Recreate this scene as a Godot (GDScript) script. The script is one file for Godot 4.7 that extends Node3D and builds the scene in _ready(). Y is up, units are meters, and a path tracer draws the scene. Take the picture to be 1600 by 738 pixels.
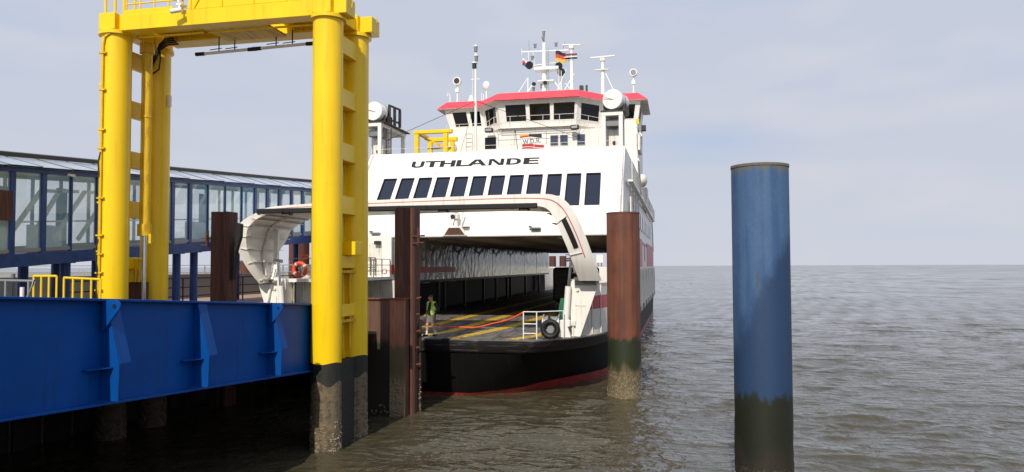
extends Node3D
# A car ferry lying at a linkspan under a yellow lifting gantry. World axes: x to the right across the
# ferry berth, y up from the water, -z along the ferry away from the camera. V(x, y, v) puts v metres ahead.

func V(x: float, y: float, v: float) -> Vector3:
	return Vector3(x, y, -v)

# ---------------------------------------------------------------- shapes
class Sh:
	var v := PackedVector3Array()
	var n := PackedVector3Array()
	var uv := PackedVector2Array()
	var col := PackedColorArray()
	var ix := PackedInt32Array()
	var tint := Color.WHITE

	func pt(p: Vector3, nn: Vector3, t := Vector2.ZERO) -> int:
		v.append(p); n.append(nn); uv.append(t); col.append(tint)
		return v.size() - 1

	func face(a: int, b: int, c: int) -> void:
		var f := (v[b] - v[a]).cross(v[c] - v[a])
		if f.dot(n[a] + n[b] + n[c]) > 0.0:
			ix.append_array([a, c, b])
		else:
			ix.append_array([a, b, c])

	func tri(a: Vector3, b: Vector3, c: Vector3, out := Vector3.ZERO) -> void:
		var f := (b - a).cross(c - a).normalized()
		if out != Vector3.ZERO and f.dot(out) < 0.0: f = -f
		face(pt(a, f, Vector2(0, 0)), pt(b, f, Vector2(1, 0)), pt(c, f, Vector2(1, 1)))

	func quad(a: Vector3, b: Vector3, c: Vector3, d: Vector3, out := Vector3.ZERO) -> void:
		var f := (c - a).cross(d - b).normalized()
		if out != Vector3.ZERO and f.dot(out) < 0.0: f = -f
		var i := pt(a, f, Vector2(0, 1)); pt(b, f, Vector2(1, 1)); pt(c, f, Vector2(1, 0)); pt(d, f, Vector2(0, 0))
		face(i, i + 1, i + 2); face(i, i + 2, i + 3)

	func box(c: Vector3, s: Vector3, b := Basis(), ch := 0.0) -> void:
		var h := s / 2.0
		for ax in 3:
			var o := Vector3.ZERO; o[ax] = 1.0
			var p := Vector3.ZERO; p[(ax + 1) % 3] = h[(ax + 1) % 3] - ch
			var q := Vector3.ZERO; q[(ax + 2) % 3] = h[(ax + 2) % 3] - ch
			for sg in [-1.0, 1.0]:
				var m: Vector3 = o * h[ax] * sg
				quad(c + b * (m - p - q), c + b * (m + p - q), c + b * (m + p + q), c + b * (m - p + q), b * (o * sg))
		if ch > 0.0:
			for ax in 3:
				var i1 := (ax + 1) % 3
				var i2 := (ax + 2) % 3
				for s1 in [-1.0, 1.0]:
					for s2 in [-1.0, 1.0]:
						var e := Vector3.ZERO; e[ax] = h[ax] - ch
						var m1 := Vector3.ZERO; m1[i1] = s1 * h[i1]; m1[i2] = s2 * (h[i2] - ch)
						var m2 := Vector3.ZERO; m2[i1] = s1 * (h[i1] - ch); m2[i2] = s2 * h[i2]
						quad(c + b * (m1 - e), c + b * (m1 + e), c + b * (m2 + e), c + b * (m2 - e), b * (m1 + m2))
			for s0 in [-1.0, 1.0]:
				for s1 in [-1.0, 1.0]:
					for s2 in [-1.0, 1.0]:
						var k := Vector3(s0, s1, s2)
						var g := k * (h - Vector3.ONE * ch)
						tri(c + b * (g + Vector3(s0 * ch, 0, 0)), c + b * (g + Vector3(0, s1 * ch, 0)), c + b * (g + Vector3(0, 0, s2 * ch)), b * k)

	func span(lo: Vector3, hi: Vector3, ch := 0.0) -> void:
		box((lo + hi) / 2.0, (hi - lo).abs(), Basis(), ch)

	func bar(p0: Vector3, p1: Vector3, w: float, h: float, up := Vector3.UP, ch := 0.0) -> void:
		var d := (p1 - p0).normalized()
		if absf(d.dot(up)) > 0.98: up = Vector3.RIGHT
		var x := d.cross(up).normalized()
		var y := x.cross(d).normalized()
		box((p0 + p1) / 2.0, Vector3(w, h, p0.distance_to(p1)), Basis(x, y, -d), ch)

	func frame_of(d: Vector3) -> Array:
		var u := Vector3.UP if absf(d.y) < 0.95 else Vector3.RIGHT
		var x := d.cross(u).normalized()
		return [x, x.cross(d).normalized()]

	func tube(p0: Vector3, p1: Vector3, r: float, seg := 8, r1 := -1.0, cap := true) -> void:
		if r1 < 0.0: r1 = r
		var d := (p1 - p0).normalized()
		var f := frame_of(d)
		var L := p0.distance_to(p1)
		var i0 := v.size()
		for i in seg + 1:
			var a := TAU * i / seg
			var o: Vector3 = f[0] * cos(a) + f[1] * sin(a)
			var nn := (o + d * (r - r1) / maxf(L, 1e-4)).normalized()
			pt(p0 + o * r, nn, Vector2(float(i) / seg, 1)); pt(p1 + o * r1, nn, Vector2(float(i) / seg, 0))
		for i in seg:
			var k := i0 + i * 2
			face(k, k + 1, k + 3); face(k, k + 3, k + 2)
		if cap:
			disc(p0, -d, r, seg); disc(p1, d, r1, seg)

	func disc(c: Vector3, d: Vector3, r: float, seg := 8) -> void:
		if r <= 0.0: return
		var f := frame_of(d)
		var i0 := pt(c, d, Vector2(0.5, 0.5))
		for i in seg + 1:
			var a := TAU * i / seg
			pt(c + (f[0] * cos(a) + f[1] * sin(a)) * r, d, Vector2(0.5 + cos(a) * 0.5, 0.5 + sin(a) * 0.5))
		for i in seg:
			face(i0, i0 + 1 + i, i0 + 2 + i)

	func pipe(pts: Array, r: float, seg := 6) -> void:
		var f: Array = []
		var i0 := v.size()
		for i in pts.size():
			var d: Vector3 = (pts[mini(i + 1, pts.size() - 1)] - pts[maxi(i - 1, 0)]).normalized()
			if f.is_empty(): f = frame_of(d)
			else:
				var x: Vector3 = (f[0] - d * d.dot(f[0])).normalized()
				f = [x, x.cross(d).normalized()]
			for k in seg + 1:
				var a := TAU * k / seg
				var o: Vector3 = f[0] * cos(a) + f[1] * sin(a)
				pt(pts[i] + o * r, o, Vector2(float(k) / seg, i))
		for i in pts.size() - 1:
			for k in seg:
				var a := i0 + i * (seg + 1) + k
				face(a, a + 1, a + seg + 2); face(a, a + seg + 2, a + seg + 1)

	func ball(c: Vector3, r: Vector3, seg := 12, b := Basis(), lo := -PI / 2, hi := PI / 2) -> void:
		var rings := maxi(4, seg / 2)
		var i0 := v.size()
		for j in rings + 1:
			var t := lo + (hi - lo) * j / rings
			for i in seg + 1:
				var a := TAU * i / seg
				var o := Vector3(cos(t) * cos(a), sin(t), cos(t) * sin(a))
				pt(c + b * (o * r), (b * (o / r)).normalized(), Vector2(float(i) / seg, float(j) / rings))
		for j in rings:
			for i in seg:
				var a := i0 + j * (seg + 1) + i
				face(a, a + 1, a + seg + 2); face(a, a + seg + 2, a + seg + 1)

	func lathe(prof: Array, c: Vector3, seg := 16, b := Basis()) -> void:
		var i0 := v.size()
		for j in prof.size():
			var q: Vector2 = prof[mini(j + 1, prof.size() - 1)] - prof[maxi(j - 1, 0)]
			var m := Vector2(q.y, -q.x).normalized()
			for i in seg + 1:
				var a := TAU * i / seg
				var o := Vector3(cos(a), 0, sin(a))
				pt(c + b * (o * prof[j].x + Vector3.UP * prof[j].y), (b * (o * m.x + Vector3.UP * m.y)).normalized(), Vector2(float(i) / seg, float(j)))
		for j in prof.size() - 1:
			for i in seg:
				var a := i0 + j * (seg + 1) + i
				face(a, a + 1, a + seg + 2); face(a, a + seg + 2, a + seg + 1)

	func prism(poly: PackedVector2Array, o: Vector3, ux: Vector3, uy: Vector3, depth: float) -> void:
		var nn := ux.cross(uy).normalized()
		var t := Geometry2D.triangulate_polygon(poly)
		for side in [0.0, 1.0]:
			var out := nn if (side > 0.5) == (depth > 0.0) else -nn
			for i in range(0, t.size(), 3):
				var p: Array = []
				for k in 3: p.append(o + ux * poly[t[i + k]].x + uy * poly[t[i + k]].y + nn * depth * side)
				tri(p[0], p[1], p[2], out)
		var cw := Geometry2D.is_polygon_clockwise(poly)
		for i in poly.size():
			var a := poly[i]; var b := poly[(i + 1) % poly.size()]
			var e := (b - a)
			var o2 := Vector2(e.y, -e.x) * (-1.0 if cw else 1.0)
			var A := o + ux * a.x + uy * a.y; var B := o + ux * b.x + uy * b.y
			quad(A, B, B + nn * depth, A + nn * depth, ux * o2.x + uy * o2.y)

	# a sheet through rows of points with smooth normals
	func sheet(rows: Array, hint := Vector3.ZERO, us := 1.0, vs := 1.0) -> void:
		var nr := rows.size()
		var nc: int = rows[0].size()
		var i0 := v.size()
		for j in nr:
			for i in nc:
				var du: Vector3 = rows[j][mini(i + 1, nc - 1)] - rows[j][maxi(i - 1, 0)]
				var dv: Vector3 = rows[mini(j + 1, nr - 1)][i] - rows[maxi(j - 1, 0)][i]
				var m := du.cross(dv).normalized()
				if hint != Vector3.ZERO and m.dot(hint) < 0.0: m = -m
				pt(rows[j][i], m, Vector2(us * i / (nc - 1.0), vs * j / (nr - 1.0)))
		for j in nr - 1:
			for i in nc - 1:
				var a := i0 + j * nc + i
				face(a, a + 1, a + nc + 1); face(a, a + nc + 1, a + nc)

	# flat quad wall a(bottom left) b(bottom right) c(top right) d(top left) with holes given in 0..1, of a thickness
	func wall(a: Vector3, b: Vector3, c: Vector3, d: Vector3, holes: Array, thick: float, out: Vector3) -> void:
		var xs: Array = [0.0, 1.0]
		var ys: Array = [0.0, 1.0]
		for h in holes:
			for e in [h.position.x, h.end.x]:
				if not xs.has(e): xs.append(e)
			for e in [h.position.y, h.end.y]:
				if not ys.has(e): ys.append(e)
		xs.sort(); ys.sort()
		var at := func(s, t): return a.lerp(b, s).lerp(d.lerp(c, s), t)
		var nn := (b - a).cross(d - a).normalized()
		if nn.dot(out) < 0.0: nn = -nn
		var back := -nn * thick
		for i in xs.size() - 1:
			for j in ys.size() - 1:
				var m := Vector2((xs[i] + xs[i + 1]) / 2, (ys[j] + ys[j + 1]) / 2)
				var open := false
				for h in holes:
					if h.has_point(m): open = true
				if open: continue
				var p = [at.call(xs[i], ys[j]), at.call(xs[i + 1], ys[j]), at.call(xs[i + 1], ys[j + 1]), at.call(xs[i], ys[j + 1])]
				quad(p[0], p[1], p[2], p[3], nn)
				quad(p[0] + back, p[1] + back, p[2] + back, p[3] + back, -nn)
		for h in holes + [Rect2(0, 0, 1, 1)]:
			var q = [at.call(h.position.x, h.position.y), at.call(h.end.x, h.position.y), at.call(h.end.x, h.end.y), at.call(h.position.x, h.end.y)]
			var mid: Vector3 = (q[0] + q[2]) / 2
			for k in 4:
				var e: Vector3 = (q[k] + q[(k + 1) % 4]) / 2
				quad(q[k], q[(k + 1) % 4], q[(k + 1) % 4] + back, q[k] + back, (mid - e) if h != Rect2(0, 0, 1, 1) else (e - mid))

	func mesh() -> ArrayMesh:
		var a := []
		a.resize(Mesh.ARRAY_MAX)
		a[Mesh.ARRAY_VERTEX] = v; a[Mesh.ARRAY_NORMAL] = n; a[Mesh.ARRAY_TEX_UV] = uv; a[Mesh.ARRAY_COLOR] = col; a[Mesh.ARRAY_INDEX] = ix
		var m := ArrayMesh.new()
		m.add_surface_from_arrays(Mesh.PRIMITIVE_TRIANGLES, a)
		return m

# ---------------------------------------------------------------- objects
var taken := {}

func numbered(called: String, parent: Node) -> String:
	var key := "%d/%s" % [parent.get_instance_id(), called]
	var k: int = taken.get(key, 0)
	taken[key] = k + 1
	return called if k == 0 else "%s_%03d" % [called, k]

func world_of(o: Node) -> Vector3:
	var p := Vector3.ZERO
	while o != self and o is Node3D:
		p += (o as Node3D).position
		o = o.get_parent()
	return p

# commits a shape, given in world coordinates, as one named mesh
func obj(called: String, sh: Sh, m: Material, parent: Node = null) -> MeshInstance3D:
	if parent == null: parent = self
	var lo := sh.v[0]
	var hi := sh.v[0]
	for p in sh.v:
		lo = lo.min(p); hi = hi.max(p)
	var pivot := Vector3((lo.x + hi.x) / 2, lo.y, (lo.z + hi.z) / 2)
	for i in sh.v.size(): sh.v[i] -= pivot
	var o := MeshInstance3D.new()
	o.name = numbered(called, parent)
	o.mesh = sh.mesh()
	o.material_override = m
	o.position = pivot - world_of(parent)
	parent.add_child(o, true)
	return o

func thing(called: String, label: String, category: String, at: Vector3, group := "") -> Node3D:
	var o := Node3D.new()
	o.name = numbered(called, self)
	o.position = at
	add_child(o, true)
	return tag(o, label, category, group)

func tag(o: Node3D, label: String, category: String, group := "", kind := "") -> Node3D:
	if label: o.set_meta("label", label)
	if category: o.set_meta("category", category)
	if group: o.set_meta("group", group)
	if kind: o.set_meta("kind", kind)
	return o

func copy(o: Node3D, called: String, by: Vector3, label: String) -> Node3D:
	var c: Node3D = o.duplicate()
	c.name = numbered(called, self)
	add_child(c, true)
	c.position = o.position + by
	c.set_meta("label", label)
	return c

# ---------------------------------------------------------------- materials
var noise := {}

func make_noise() -> void:
	var specs := {"blotch": [0.018, 4, 256, 256], "cloudy": [0.008, 3, 256, 256], "fine": [0.11, 3, 256, 256], "streak": [0.06, 4, 256, 20], "bands": [0.06, 4, 20, 256]}
	var k := 1
	for key in specs:
		var s = specs[key]
		var f := FastNoiseLite.new()
		f.noise_type = FastNoiseLite.TYPE_SIMPLEX_SMOOTH
		f.seed = 40 + k; k += 1
		f.frequency = s[0]; f.fractal_octaves = s[1]
		var im := f.get_seamless_image(s[2], s[3])
		im.convert(Image.FORMAT_L8)
		if s[2] != 256 or s[3] != 256: im.resize(256, 256, Image.INTERPOLATE_CUBIC)
		noise[key] = im.get_data()

func nz(key: String, x: int, y: int) -> float:
	return noise[key][(y & 255) * 256 + (x & 255)] / 255.0

func two_tone(a: Color, b: Color, key: String, lo: float, hi: float, key2 := "fine", amount := 0.15) -> ImageTexture:
	var im := Image.create_empty(256, 256, false, Image.FORMAT_RGB8)
	for y in 256:
		for x in 256:
			var c := a.lerp(b, smoothstep(lo, hi, nz(key, x, y)))
			var g := 1.0 + (nz(key2, x, y) - 0.5) * amount
			im.set_pixel(x, y, Color(c.r * g, c.g * g, c.b * g))
	return ImageTexture.create_from_image(im)

func flat(called: String, c: Color, rough := 0.5, metal := 0.0) -> StandardMaterial3D:
	var m := StandardMaterial3D.new()
	m.resource_name = called
	m.albedo_color = c
	m.roughness = rough
	m.metallic = metal
	m.cull_mode = BaseMaterial3D.CULL_DISABLED
	return m

# paint with two tones spread by noise; size is metres per repeat
func paint(called: String, a: Color, b: Color, key: String, size: float, rough := 0.5, lo := 0.35, hi := 0.75, key2 := "fine", amount := 0.12, metal := 0.0) -> StandardMaterial3D:
	var m := flat(called, Color.WHITE, rough, metal)
	m.albedo_texture = two_tone(a, b, key, lo, hi, key2, amount)
	m.uv1_triplanar = true
	m.uv1_world_triplanar = true
	m.uv1_scale = Vector3.ONE / size
	return m

func bumpy(m: StandardMaterial3D, key: String, strength: float) -> StandardMaterial3D:
	var im := Image.create_empty(256, 256, false, Image.FORMAT_L8)
	im.set_data(256, 256, false, Image.FORMAT_L8, noise[key])
	im.convert(Image.FORMAT_RGBA8)
	im.bump_map_to_normal_map(strength)
	m.normal_enabled = true
	m.normal_texture = ImageTexture.create_from_image(im)
	return m

func S(r: int, g: int, b: int) -> Color:
	return Color(r / 255.0, g / 255.0, b / 255.0)

var M := {}

func make_materials() -> void:
	make_noise()
	M.yellow = paint("yellow_paint", S(246, 204, 12), S(232, 186, 14), "streak", 4.0, 0.34, 0.6, 1.0, "cloudy", 0.05)
	M.yellow_worn = paint("worn_yellow_paint", S(226, 186, 14), S(170, 128, 24), "streak", 1.6, 0.45, 0.5, 0.85)
	M.blue = paint("blue_girder_paint", S(0, 72, 148), S(10, 66, 126), "streak", 3.0, 0.5, 0.6, 1.0, "cloudy", 0.1)
	M.blue.metallic_specular = 0.3
	M.navy = paint("dark_blue_paint", S(28, 68, 134), S(24, 58, 116), "blotch", 3.0, 0.4)
	M.white = paint("white_ship_paint", S(236, 233, 227), S(216, 208, 196), "streak", 5.0, 0.35, 0.62, 1.0, "cloudy", 0.03)
	M.white_worn = paint("weathered_white_paint", S(226, 221, 212), S(196, 186, 170), "streak", 2.2, 0.45, 0.5, 0.9, "blotch", 0.06)
	M.white_clean = flat("white_fittings", S(232, 230, 226), 0.4)
	M.grey_wall = bumpy(paint("grey_inner_plating", S(158, 158, 158), S(136, 136, 136), "cloudy", 6.0, 0.14, 0.35, 0.85), "blotch", 1.2)
	M.soffit = paint("grey_brown_deckhead", S(168, 156, 140), S(112, 100, 86), "bands", 6.0, 0.4, 0.3, 0.8)
	M.red = flat("red_stripe_paint", S(186, 44, 52), 0.4)
	M.roof_red = paint("red_roof_paint", S(220, 74, 88), S(212, 68, 82), "blotch", 4.0, 0.5)
	M.pale_red = flat("faded_red_stripe", S(204, 112, 122), 0.45)
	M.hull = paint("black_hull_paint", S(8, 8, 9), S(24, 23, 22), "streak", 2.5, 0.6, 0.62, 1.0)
	M.hull.metallic_specular = 0.3
	M.strake = paint("scuffed_black_strake", S(24, 24, 25), S(98, 88, 82), "bands", 2.4, 0.5, 0.62, 0.9)
	M.boot = paint("red_boot_topping", S(150, 44, 36), S(110, 36, 30), "blotch", 1.5, 0.5)
	M.deck = paint("grey_deck_paint", S(116, 112, 107), S(76, 73, 70), "streak", 3.5, 0.7, 0.35, 0.85, "blotch", 0.35)
	M.deck.metallic_specular = 0.25
	M.stripe = paint("worn_yellow_lane_paint", S(214, 174, 40), S(150, 122, 40), "blotch", 1.0, 0.6, 0.5, 0.85)
	M.black = flat("black_rubber", S(18, 18, 19), 0.6)
	M.dark = flat("dark_steel", S(40, 38, 37), 0.5)
	M.steel = flat("grey_steel", S(132, 134, 136), 0.38, 0.5)
	M.galv = flat("galvanised_steel", S(150, 152, 152), 0.45, 0.3)
	M.chrome = flat("polished_rod", S(205, 206, 208), 0.15, 1.0)
	M.glass = flat("dark_window_glass", S(26, 30, 46), 0.04)
	M.glass.metallic_specular = 0.8
	M.glass_black = flat("black_window_glass", S(14, 15, 17), 0.05)
	M.glass_grey = flat("blue_grey_window_glass", S(70, 78, 100), 0.06)
	M.letter = flat("black_lettering", S(26, 26, 28), 0.5)
	M.rust = paint("brown_rusty_steel", S(94, 58, 45), S(70, 43, 35), "streak", 1.8, 0.75, 0.3, 0.8, "fine", 0.3)
	M.rust_bright = paint("orange_brown_rust", S(122, 66, 44), S(92, 50, 36), "streak", 1.8, 0.75, 0.3, 0.8, "fine", 0.3)
	M.algae = bumpy(paint("algae_and_mud_crust", S(116, 101, 79), S(78, 70, 52), "blotch", 0.9, 0.8, 0.4, 0.85, "fine", 0.4), "fine", 4.0)
	M.algae_black = bumpy(paint("black_algae_crust", S(40, 40, 32), S(26, 28, 22), "blotch", 0.7, 0.6, 0.35, 0.75, "fine", 0.5), "fine", 4.0)
	M.barnacle = paint("barnacle_shell", S(168, 156, 132), S(104, 92, 72), "fine", 0.3, 0.85, 0.3, 0.7)
	M.rim = paint("weathered_pile_rim", S(104, 98, 84), S(74, 64, 52), "fine", 1.0, 0.8)
	M.concrete = paint("grey_concrete", S(150, 147, 140), S(122, 119, 112), "blotch", 3.0, 0.85)
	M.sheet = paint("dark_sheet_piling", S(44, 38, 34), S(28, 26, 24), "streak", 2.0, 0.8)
	M.paving = paint("salmon_brick_paving", S(178, 150, 132), S(158, 130, 114), "fine", 3.0, 0.85)
	M.roofing = paint("grey_metal_roofing", S(194, 204, 220), S(178, 188, 206), "bands", 4.0, 0.28)
	M.ceiling = flat("pale_ceiling", S(206, 220, 222), 0.6)
	M.orange = flat("orange_plastic", S(226, 84, 40), 0.5)
	M.green = flat("green_hose", S(22, 104, 80), 0.6)
	var pane := flat("clear_greenish_pane", Color(0.76, 0.93, 0.91, 0.34), 0.03)
	pane.transparency = BaseMaterial3D.TRANSPARENCY_ALPHA
	M.pane = pane
	M.pane_blue = pane.duplicate()
	M.pane_blue.resource_name = "bluish_pane"
	M.pane_blue.albedo_color = Color(0.66, 0.84, 0.90, 0.40)
	M.pane_pale = pane.duplicate()
	M.pane_pale.resource_name = "pale_pane"
	M.pane_pale.albedo_color = Color(0.84, 0.96, 0.93, 0.42)
	var thin := flat("clear_pane", Color(0.85, 0.92, 0.93, 0.08), 0.03)
	thin.transparency = BaseMaterial3D.TRANSPARENCY_ALPHA
	M.thin_pane = thin

# ---------------------------------------------------------------- repeated fittings
# a wall with openings, and in each opening a window of frame and pane
func windows(parent: Node, wall_name: String, wm: Material, a: Vector3, b: Vector3, c: Vector3, d: Vector3, holes: Array, thick: float, out: Vector3, gm: Material, fm: Material, fw := 0.05, rise := 0.02) -> MeshInstance3D:
	var sh := Sh.new()
	sh.wall(a, b, c, d, holes, thick, out)
	var w := obj(wall_name, sh, wm, parent)
	var nn := (b - a).cross(d - a).normalized()
	if nn.dot(out) < 0.0: nn = -nn
	for h in holes:
		var q: Array = []
		for s in [h.position, Vector2(h.end.x, h.position.y), h.end, Vector2(h.position.x, h.end.y)]:
			q.append(a.lerp(b, s.x).lerp(d.lerp(c, s.x), s.y))
		var fr := Sh.new()
		var mid: Vector3 = (q[0] + q[2]) / 2
		for k in 4:
			var p: Vector3 = q[k]; var r: Vector3 = q[(k + 1) % 4]
			fr.bar(p.lerp(mid, 0.02) + nn * rise * 0.5, r.lerp(mid, 0.02) + nn * rise * 0.5, fw, rise + 0.006 * (k % 2), nn)
		var f := obj("window", fr, fm, parent)
		var g := Sh.new()
		var dp := -nn * minf(thick * 0.5, 0.05)
		g.quad(q[0] + dp, q[1] + dp, q[2] + dp, q[3] + dp, nn)
		g.quad(q[0] + dp - nn * 0.02, q[1] + dp - nn * 0.02, q[2] + dp - nn * 0.02, q[3] + dp - nn * 0.02, -nn)
		obj("pane", g, gm, f)
	return w

# railing along points: posts and rails in one mesh
func railing(sh: Sh, pts: Array, h: float, rails: int, step: float, r := 0.022) -> void:
	for i in pts.size() - 1:
		var a: Vector3 = pts[i]; var b: Vector3 = pts[i + 1]
		var n := maxi(1, roundi(a.distance_to(b) / step))
		for k in n + (1 if i == pts.size() - 2 else 0):
			var p := a.lerp(b, float(k) / n)
			sh.tube(p, p + Vector3.UP * h, r, 6)
		for j in rails:
			var y := Vector3.UP * h * (1.0 - float(j) / rails)
			sh.tube(a + y, b + y, r * 0.85, 6)

func _ready() -> void:
	# camera
	var cam := Camera3D.new()
	cam.name = "camera"
	cam.transform = Transform3D(Basis(Vector3(0.97701, -0.003488, -0.213163), Vector3(0.011782, 0.999221, 0.037651), Vector3(0.212866, -0.039297, 0.976291)).orthonormalized(), Vector3(0, 5.5, 0))
	cam.fov = 34.46
	cam.near = 0.1
	cam.far = 20000.0
	add_child(cam)
	cam.current = true
	# sky, exposure
	var env := Environment.new()
	env.background_mode = Environment.BG_SKY
	env.sky = Sky.new()
	env.sky.sky_material = sky_material()
	env.background_energy_multiplier = 1.0
	env.tonemap_mode = Environment.TONE_MAPPER_LINEAR
	env.tonemap_exposure = 1.0
	env.sdfgi_enabled = true
	env.ssao_enabled = true
	env.ssil_enabled = true
	var we := WorldEnvironment.new()
	we.name = "world_environment"
	we.environment = env
	add_child(we)
	# sun: behind the camera, along the ferry's axis, 41 degrees up
	var sun := DirectionalLight3D.new()
	sun.name = "sun"
	var az := deg_to_rad(-2.0)
	var el := deg_to_rad(41.0)
	var to_sun := Vector3(sin(az) * cos(el), sin(el), cos(az) * cos(el))
	sun.basis = Basis.looking_at(-to_sun, Vector3.UP)
	sun.light_energy = 1.3
	sun.light_angular_distance = 0.6
	sun.light_color = Color(1.0, 0.965, 0.90)
	sun.shadow_enabled = true
	add_child(sun)
	make_materials()
	build_sea()
	build_quay()
	build_gangway()
	build_linkspan()
	build_gantry()
	build_piles()
	build_ferry()
	build_ferry_gear()
	build_person()

func sky_material() -> PanoramaSkyMaterial:
	var f := FastNoiseLite.new()
	f.seed = 7
	f.noise_type = FastNoiseLite.TYPE_SIMPLEX_SMOOTH
	f.frequency = 1.0
	f.fractal_octaves = 4
	var w := 1024
	var h := 512
	var im := Image.create_empty(w, h, false, Image.FORMAT_RGB8)
	var low := S(205, 210, 221)
	var mid := S(199, 206, 222)
	var high := S(170, 186, 214)
	var veil := S(214, 215, 224)
	var clear := S(182, 199, 225)
	for j in h:
		var e := PI * (0.5 - (j + 0.5) / h)
		for i in w:
			var a := TAU * (i + 0.5) / w
			var y := sin(e)
			var d := Vector3(sin(a) * cos(e), y, -cos(a) * cos(e))
			var c := low.lerp(mid, smoothstep(0.0, 0.22, y)).lerp(high, smoothstep(0.25, 1.0, y))
			var k := f.get_noise_3d(d.x * 1.4, d.y * 8.0, d.z * 1.4)
			var k2 := f.get_noise_3d(d.x * 3.0 + 9.0, d.y * 13.0, d.z * 3.0)
			c = c.lerp(clear, clampf(k * 1.6 - 0.05, 0.0, 0.7) * smoothstep(0.01, 0.09, y))
			c = c.lerp(veil, clampf(k2 * 1.2, 0.0, 0.6) * smoothstep(0.0, 0.05, y))
			im.set_pixel(i, j, c)
	var m := PanoramaSkyMaterial.new()
	m.panorama = ImageTexture.create_from_image(im)
	return m

# ---------------------------------------------------------------- the sea
func build_sea() -> void:
	var rng := RandomNumberGenerator.new()
	rng.seed = 11
	var waves: Array = []
	for i in 30:
		var lam := 0.34 * pow(5.0 / 0.34, i / 29.0)
		var ang := deg_to_rad(100.0) + rng.randfn(0.0, 0.55)
		var k := TAU / lam
		waves.append([cos(ang) * k, sin(ang) * k, 0.0068 * pow(lam, 0.6), rng.randf() * TAU, lam])
	var xs: Array = []
	var x := -19.0
	while x < 34.0:
		xs.append(x); x += 0.13
	var st := 0.16
	while x < 9000.0:
		xs.append(x); x += st; st *= 1.09
	x = -19.13
	st = 0.2
	while x > -9000.0:
		xs.push_front(x); x -= st; st *= 1.1
	var vs: Array = []
	var v := 2.0
	while v < 12000.0:
		vs.append(v); v += clampf(v * v * 0.00015, 0.09, 1.0) if v < 130.0 else v * 0.03
	v = 1.5
	st = 0.7
	while v > -300.0:
		vs.push_front(v); v -= st; st *= 1.4
	var nc := xs.size()
	var patch := FastNoiseLite.new()
	patch.seed = 5; patch.frequency = 0.1
	var sh := Sh.new()
	for j in vs.size():
		var vv: float = vs[j]
		var ds: float = vs[mini(j + 1, vs.size() - 1)] - vv
		for i in nc:
			var xx: float = xs[i]
			var dx: float = xs[mini(i + 1, nc - 1)] - xx
			var lim := maxf(ds, dx) * 2.4
			var y := 0.0
			var sx := 0.0
			var sv := 0.0
			if vv > 8.0:
				var g := 0.5 + 0.95 * clampf(patch.get_noise_2d(xx * 0.9, vv * 1.6) * 1.5 + 0.5, 0.0, 1.0)
				g *= lerpf(0.45, 1.0, smoothstep(-11.0, -4.0, xx + (30.0 - vv) * 0.15))
				g *= lerpf(1.0, 0.5, smoothstep(45.0, 110.0, vv))
				if vv > 3000.0: g = 0.0
				for w in waves:
					var ph: float = w[0] * xx + w[1] * vv + w[3]
					var A: float = w[2] * g
					if w[4] > lim: y += A * sin(ph) * smoothstep(lim, lim * 1.6, w[4])
					var cc := A * cos(ph)
					sx += cc * w[0]; sv += cc * w[1]
			sh.pt(Vector3(xx, y, -vv), Vector3(-sx, 1.0, sv).normalized(), Vector2(xx, vv))
	for j in vs.size() - 1:
		for i in nc - 1:
			var a := j * nc + i
			sh.ix.append_array([a, a + nc + 1, a + 1, a, a + nc, a + nc + 1])
	var m := flat("murky_sea_water", S(71, 66, 51), 0.06)
	m.metallic_specular = 0.5
	m.normal_enabled = true
	m.normal_texture = ripples(0.16)
	m.normal_scale = 1.0
	m.uv1_triplanar = true
	m.uv1_world_triplanar = true
	m.uv1_scale = Vector3(0.085, 0.1, 0.15)
	var o := obj("sea", sh, m)
	tag(o, "grey-brown rippled sea water reaching the horizon", "sea", "", "structure")

# small ripples as a normal map of the given root mean square slope
func ripples(slope: float) -> ImageTexture:
	var f := FastNoiseLite.new()
	f.seed = 23
	f.noise_type = FastNoiseLite.TYPE_SIMPLEX_SMOOTH
	f.frequency = 0.011
	f.fractal_octaves = 6
	f.fractal_gain = 0.56
	var w := 640
	var src := f.get_seamless_image(w, w)
	src.convert(Image.FORMAT_L8)
	src.resize(w, w)
	var big := src.get_data()
	var sum := 0.0
	for j in range(0, w, 4):
		for i in range(0, w, 4):
			var dx := float(big[j * w + (i + 2) % w] - big[j * w + i])
			sum += dx * dx
	var k := slope / sqrt(sum / (w * w / 16.0))
	var im := Image.create_empty(w, w, false, Image.FORMAT_RGB8)
	for j in w:
		for i in w:
			var dx := float(big[j * w + (i + 1) % w] - big[j * w + (i + w - 1) % w]) * k
			var dy := float(big[((j + 1) % w) * w + i] - big[((j + w - 1) % w) * w + i]) * k
			var n := Vector3(-dx, dy, 1.0).normalized()
			im.set_pixel(i, j, Color(n.x * 0.5 + 0.5, n.y * 0.5 + 0.5, n.z * 0.5 + 0.5))
	return ImageTexture.create_from_image(im)

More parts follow.
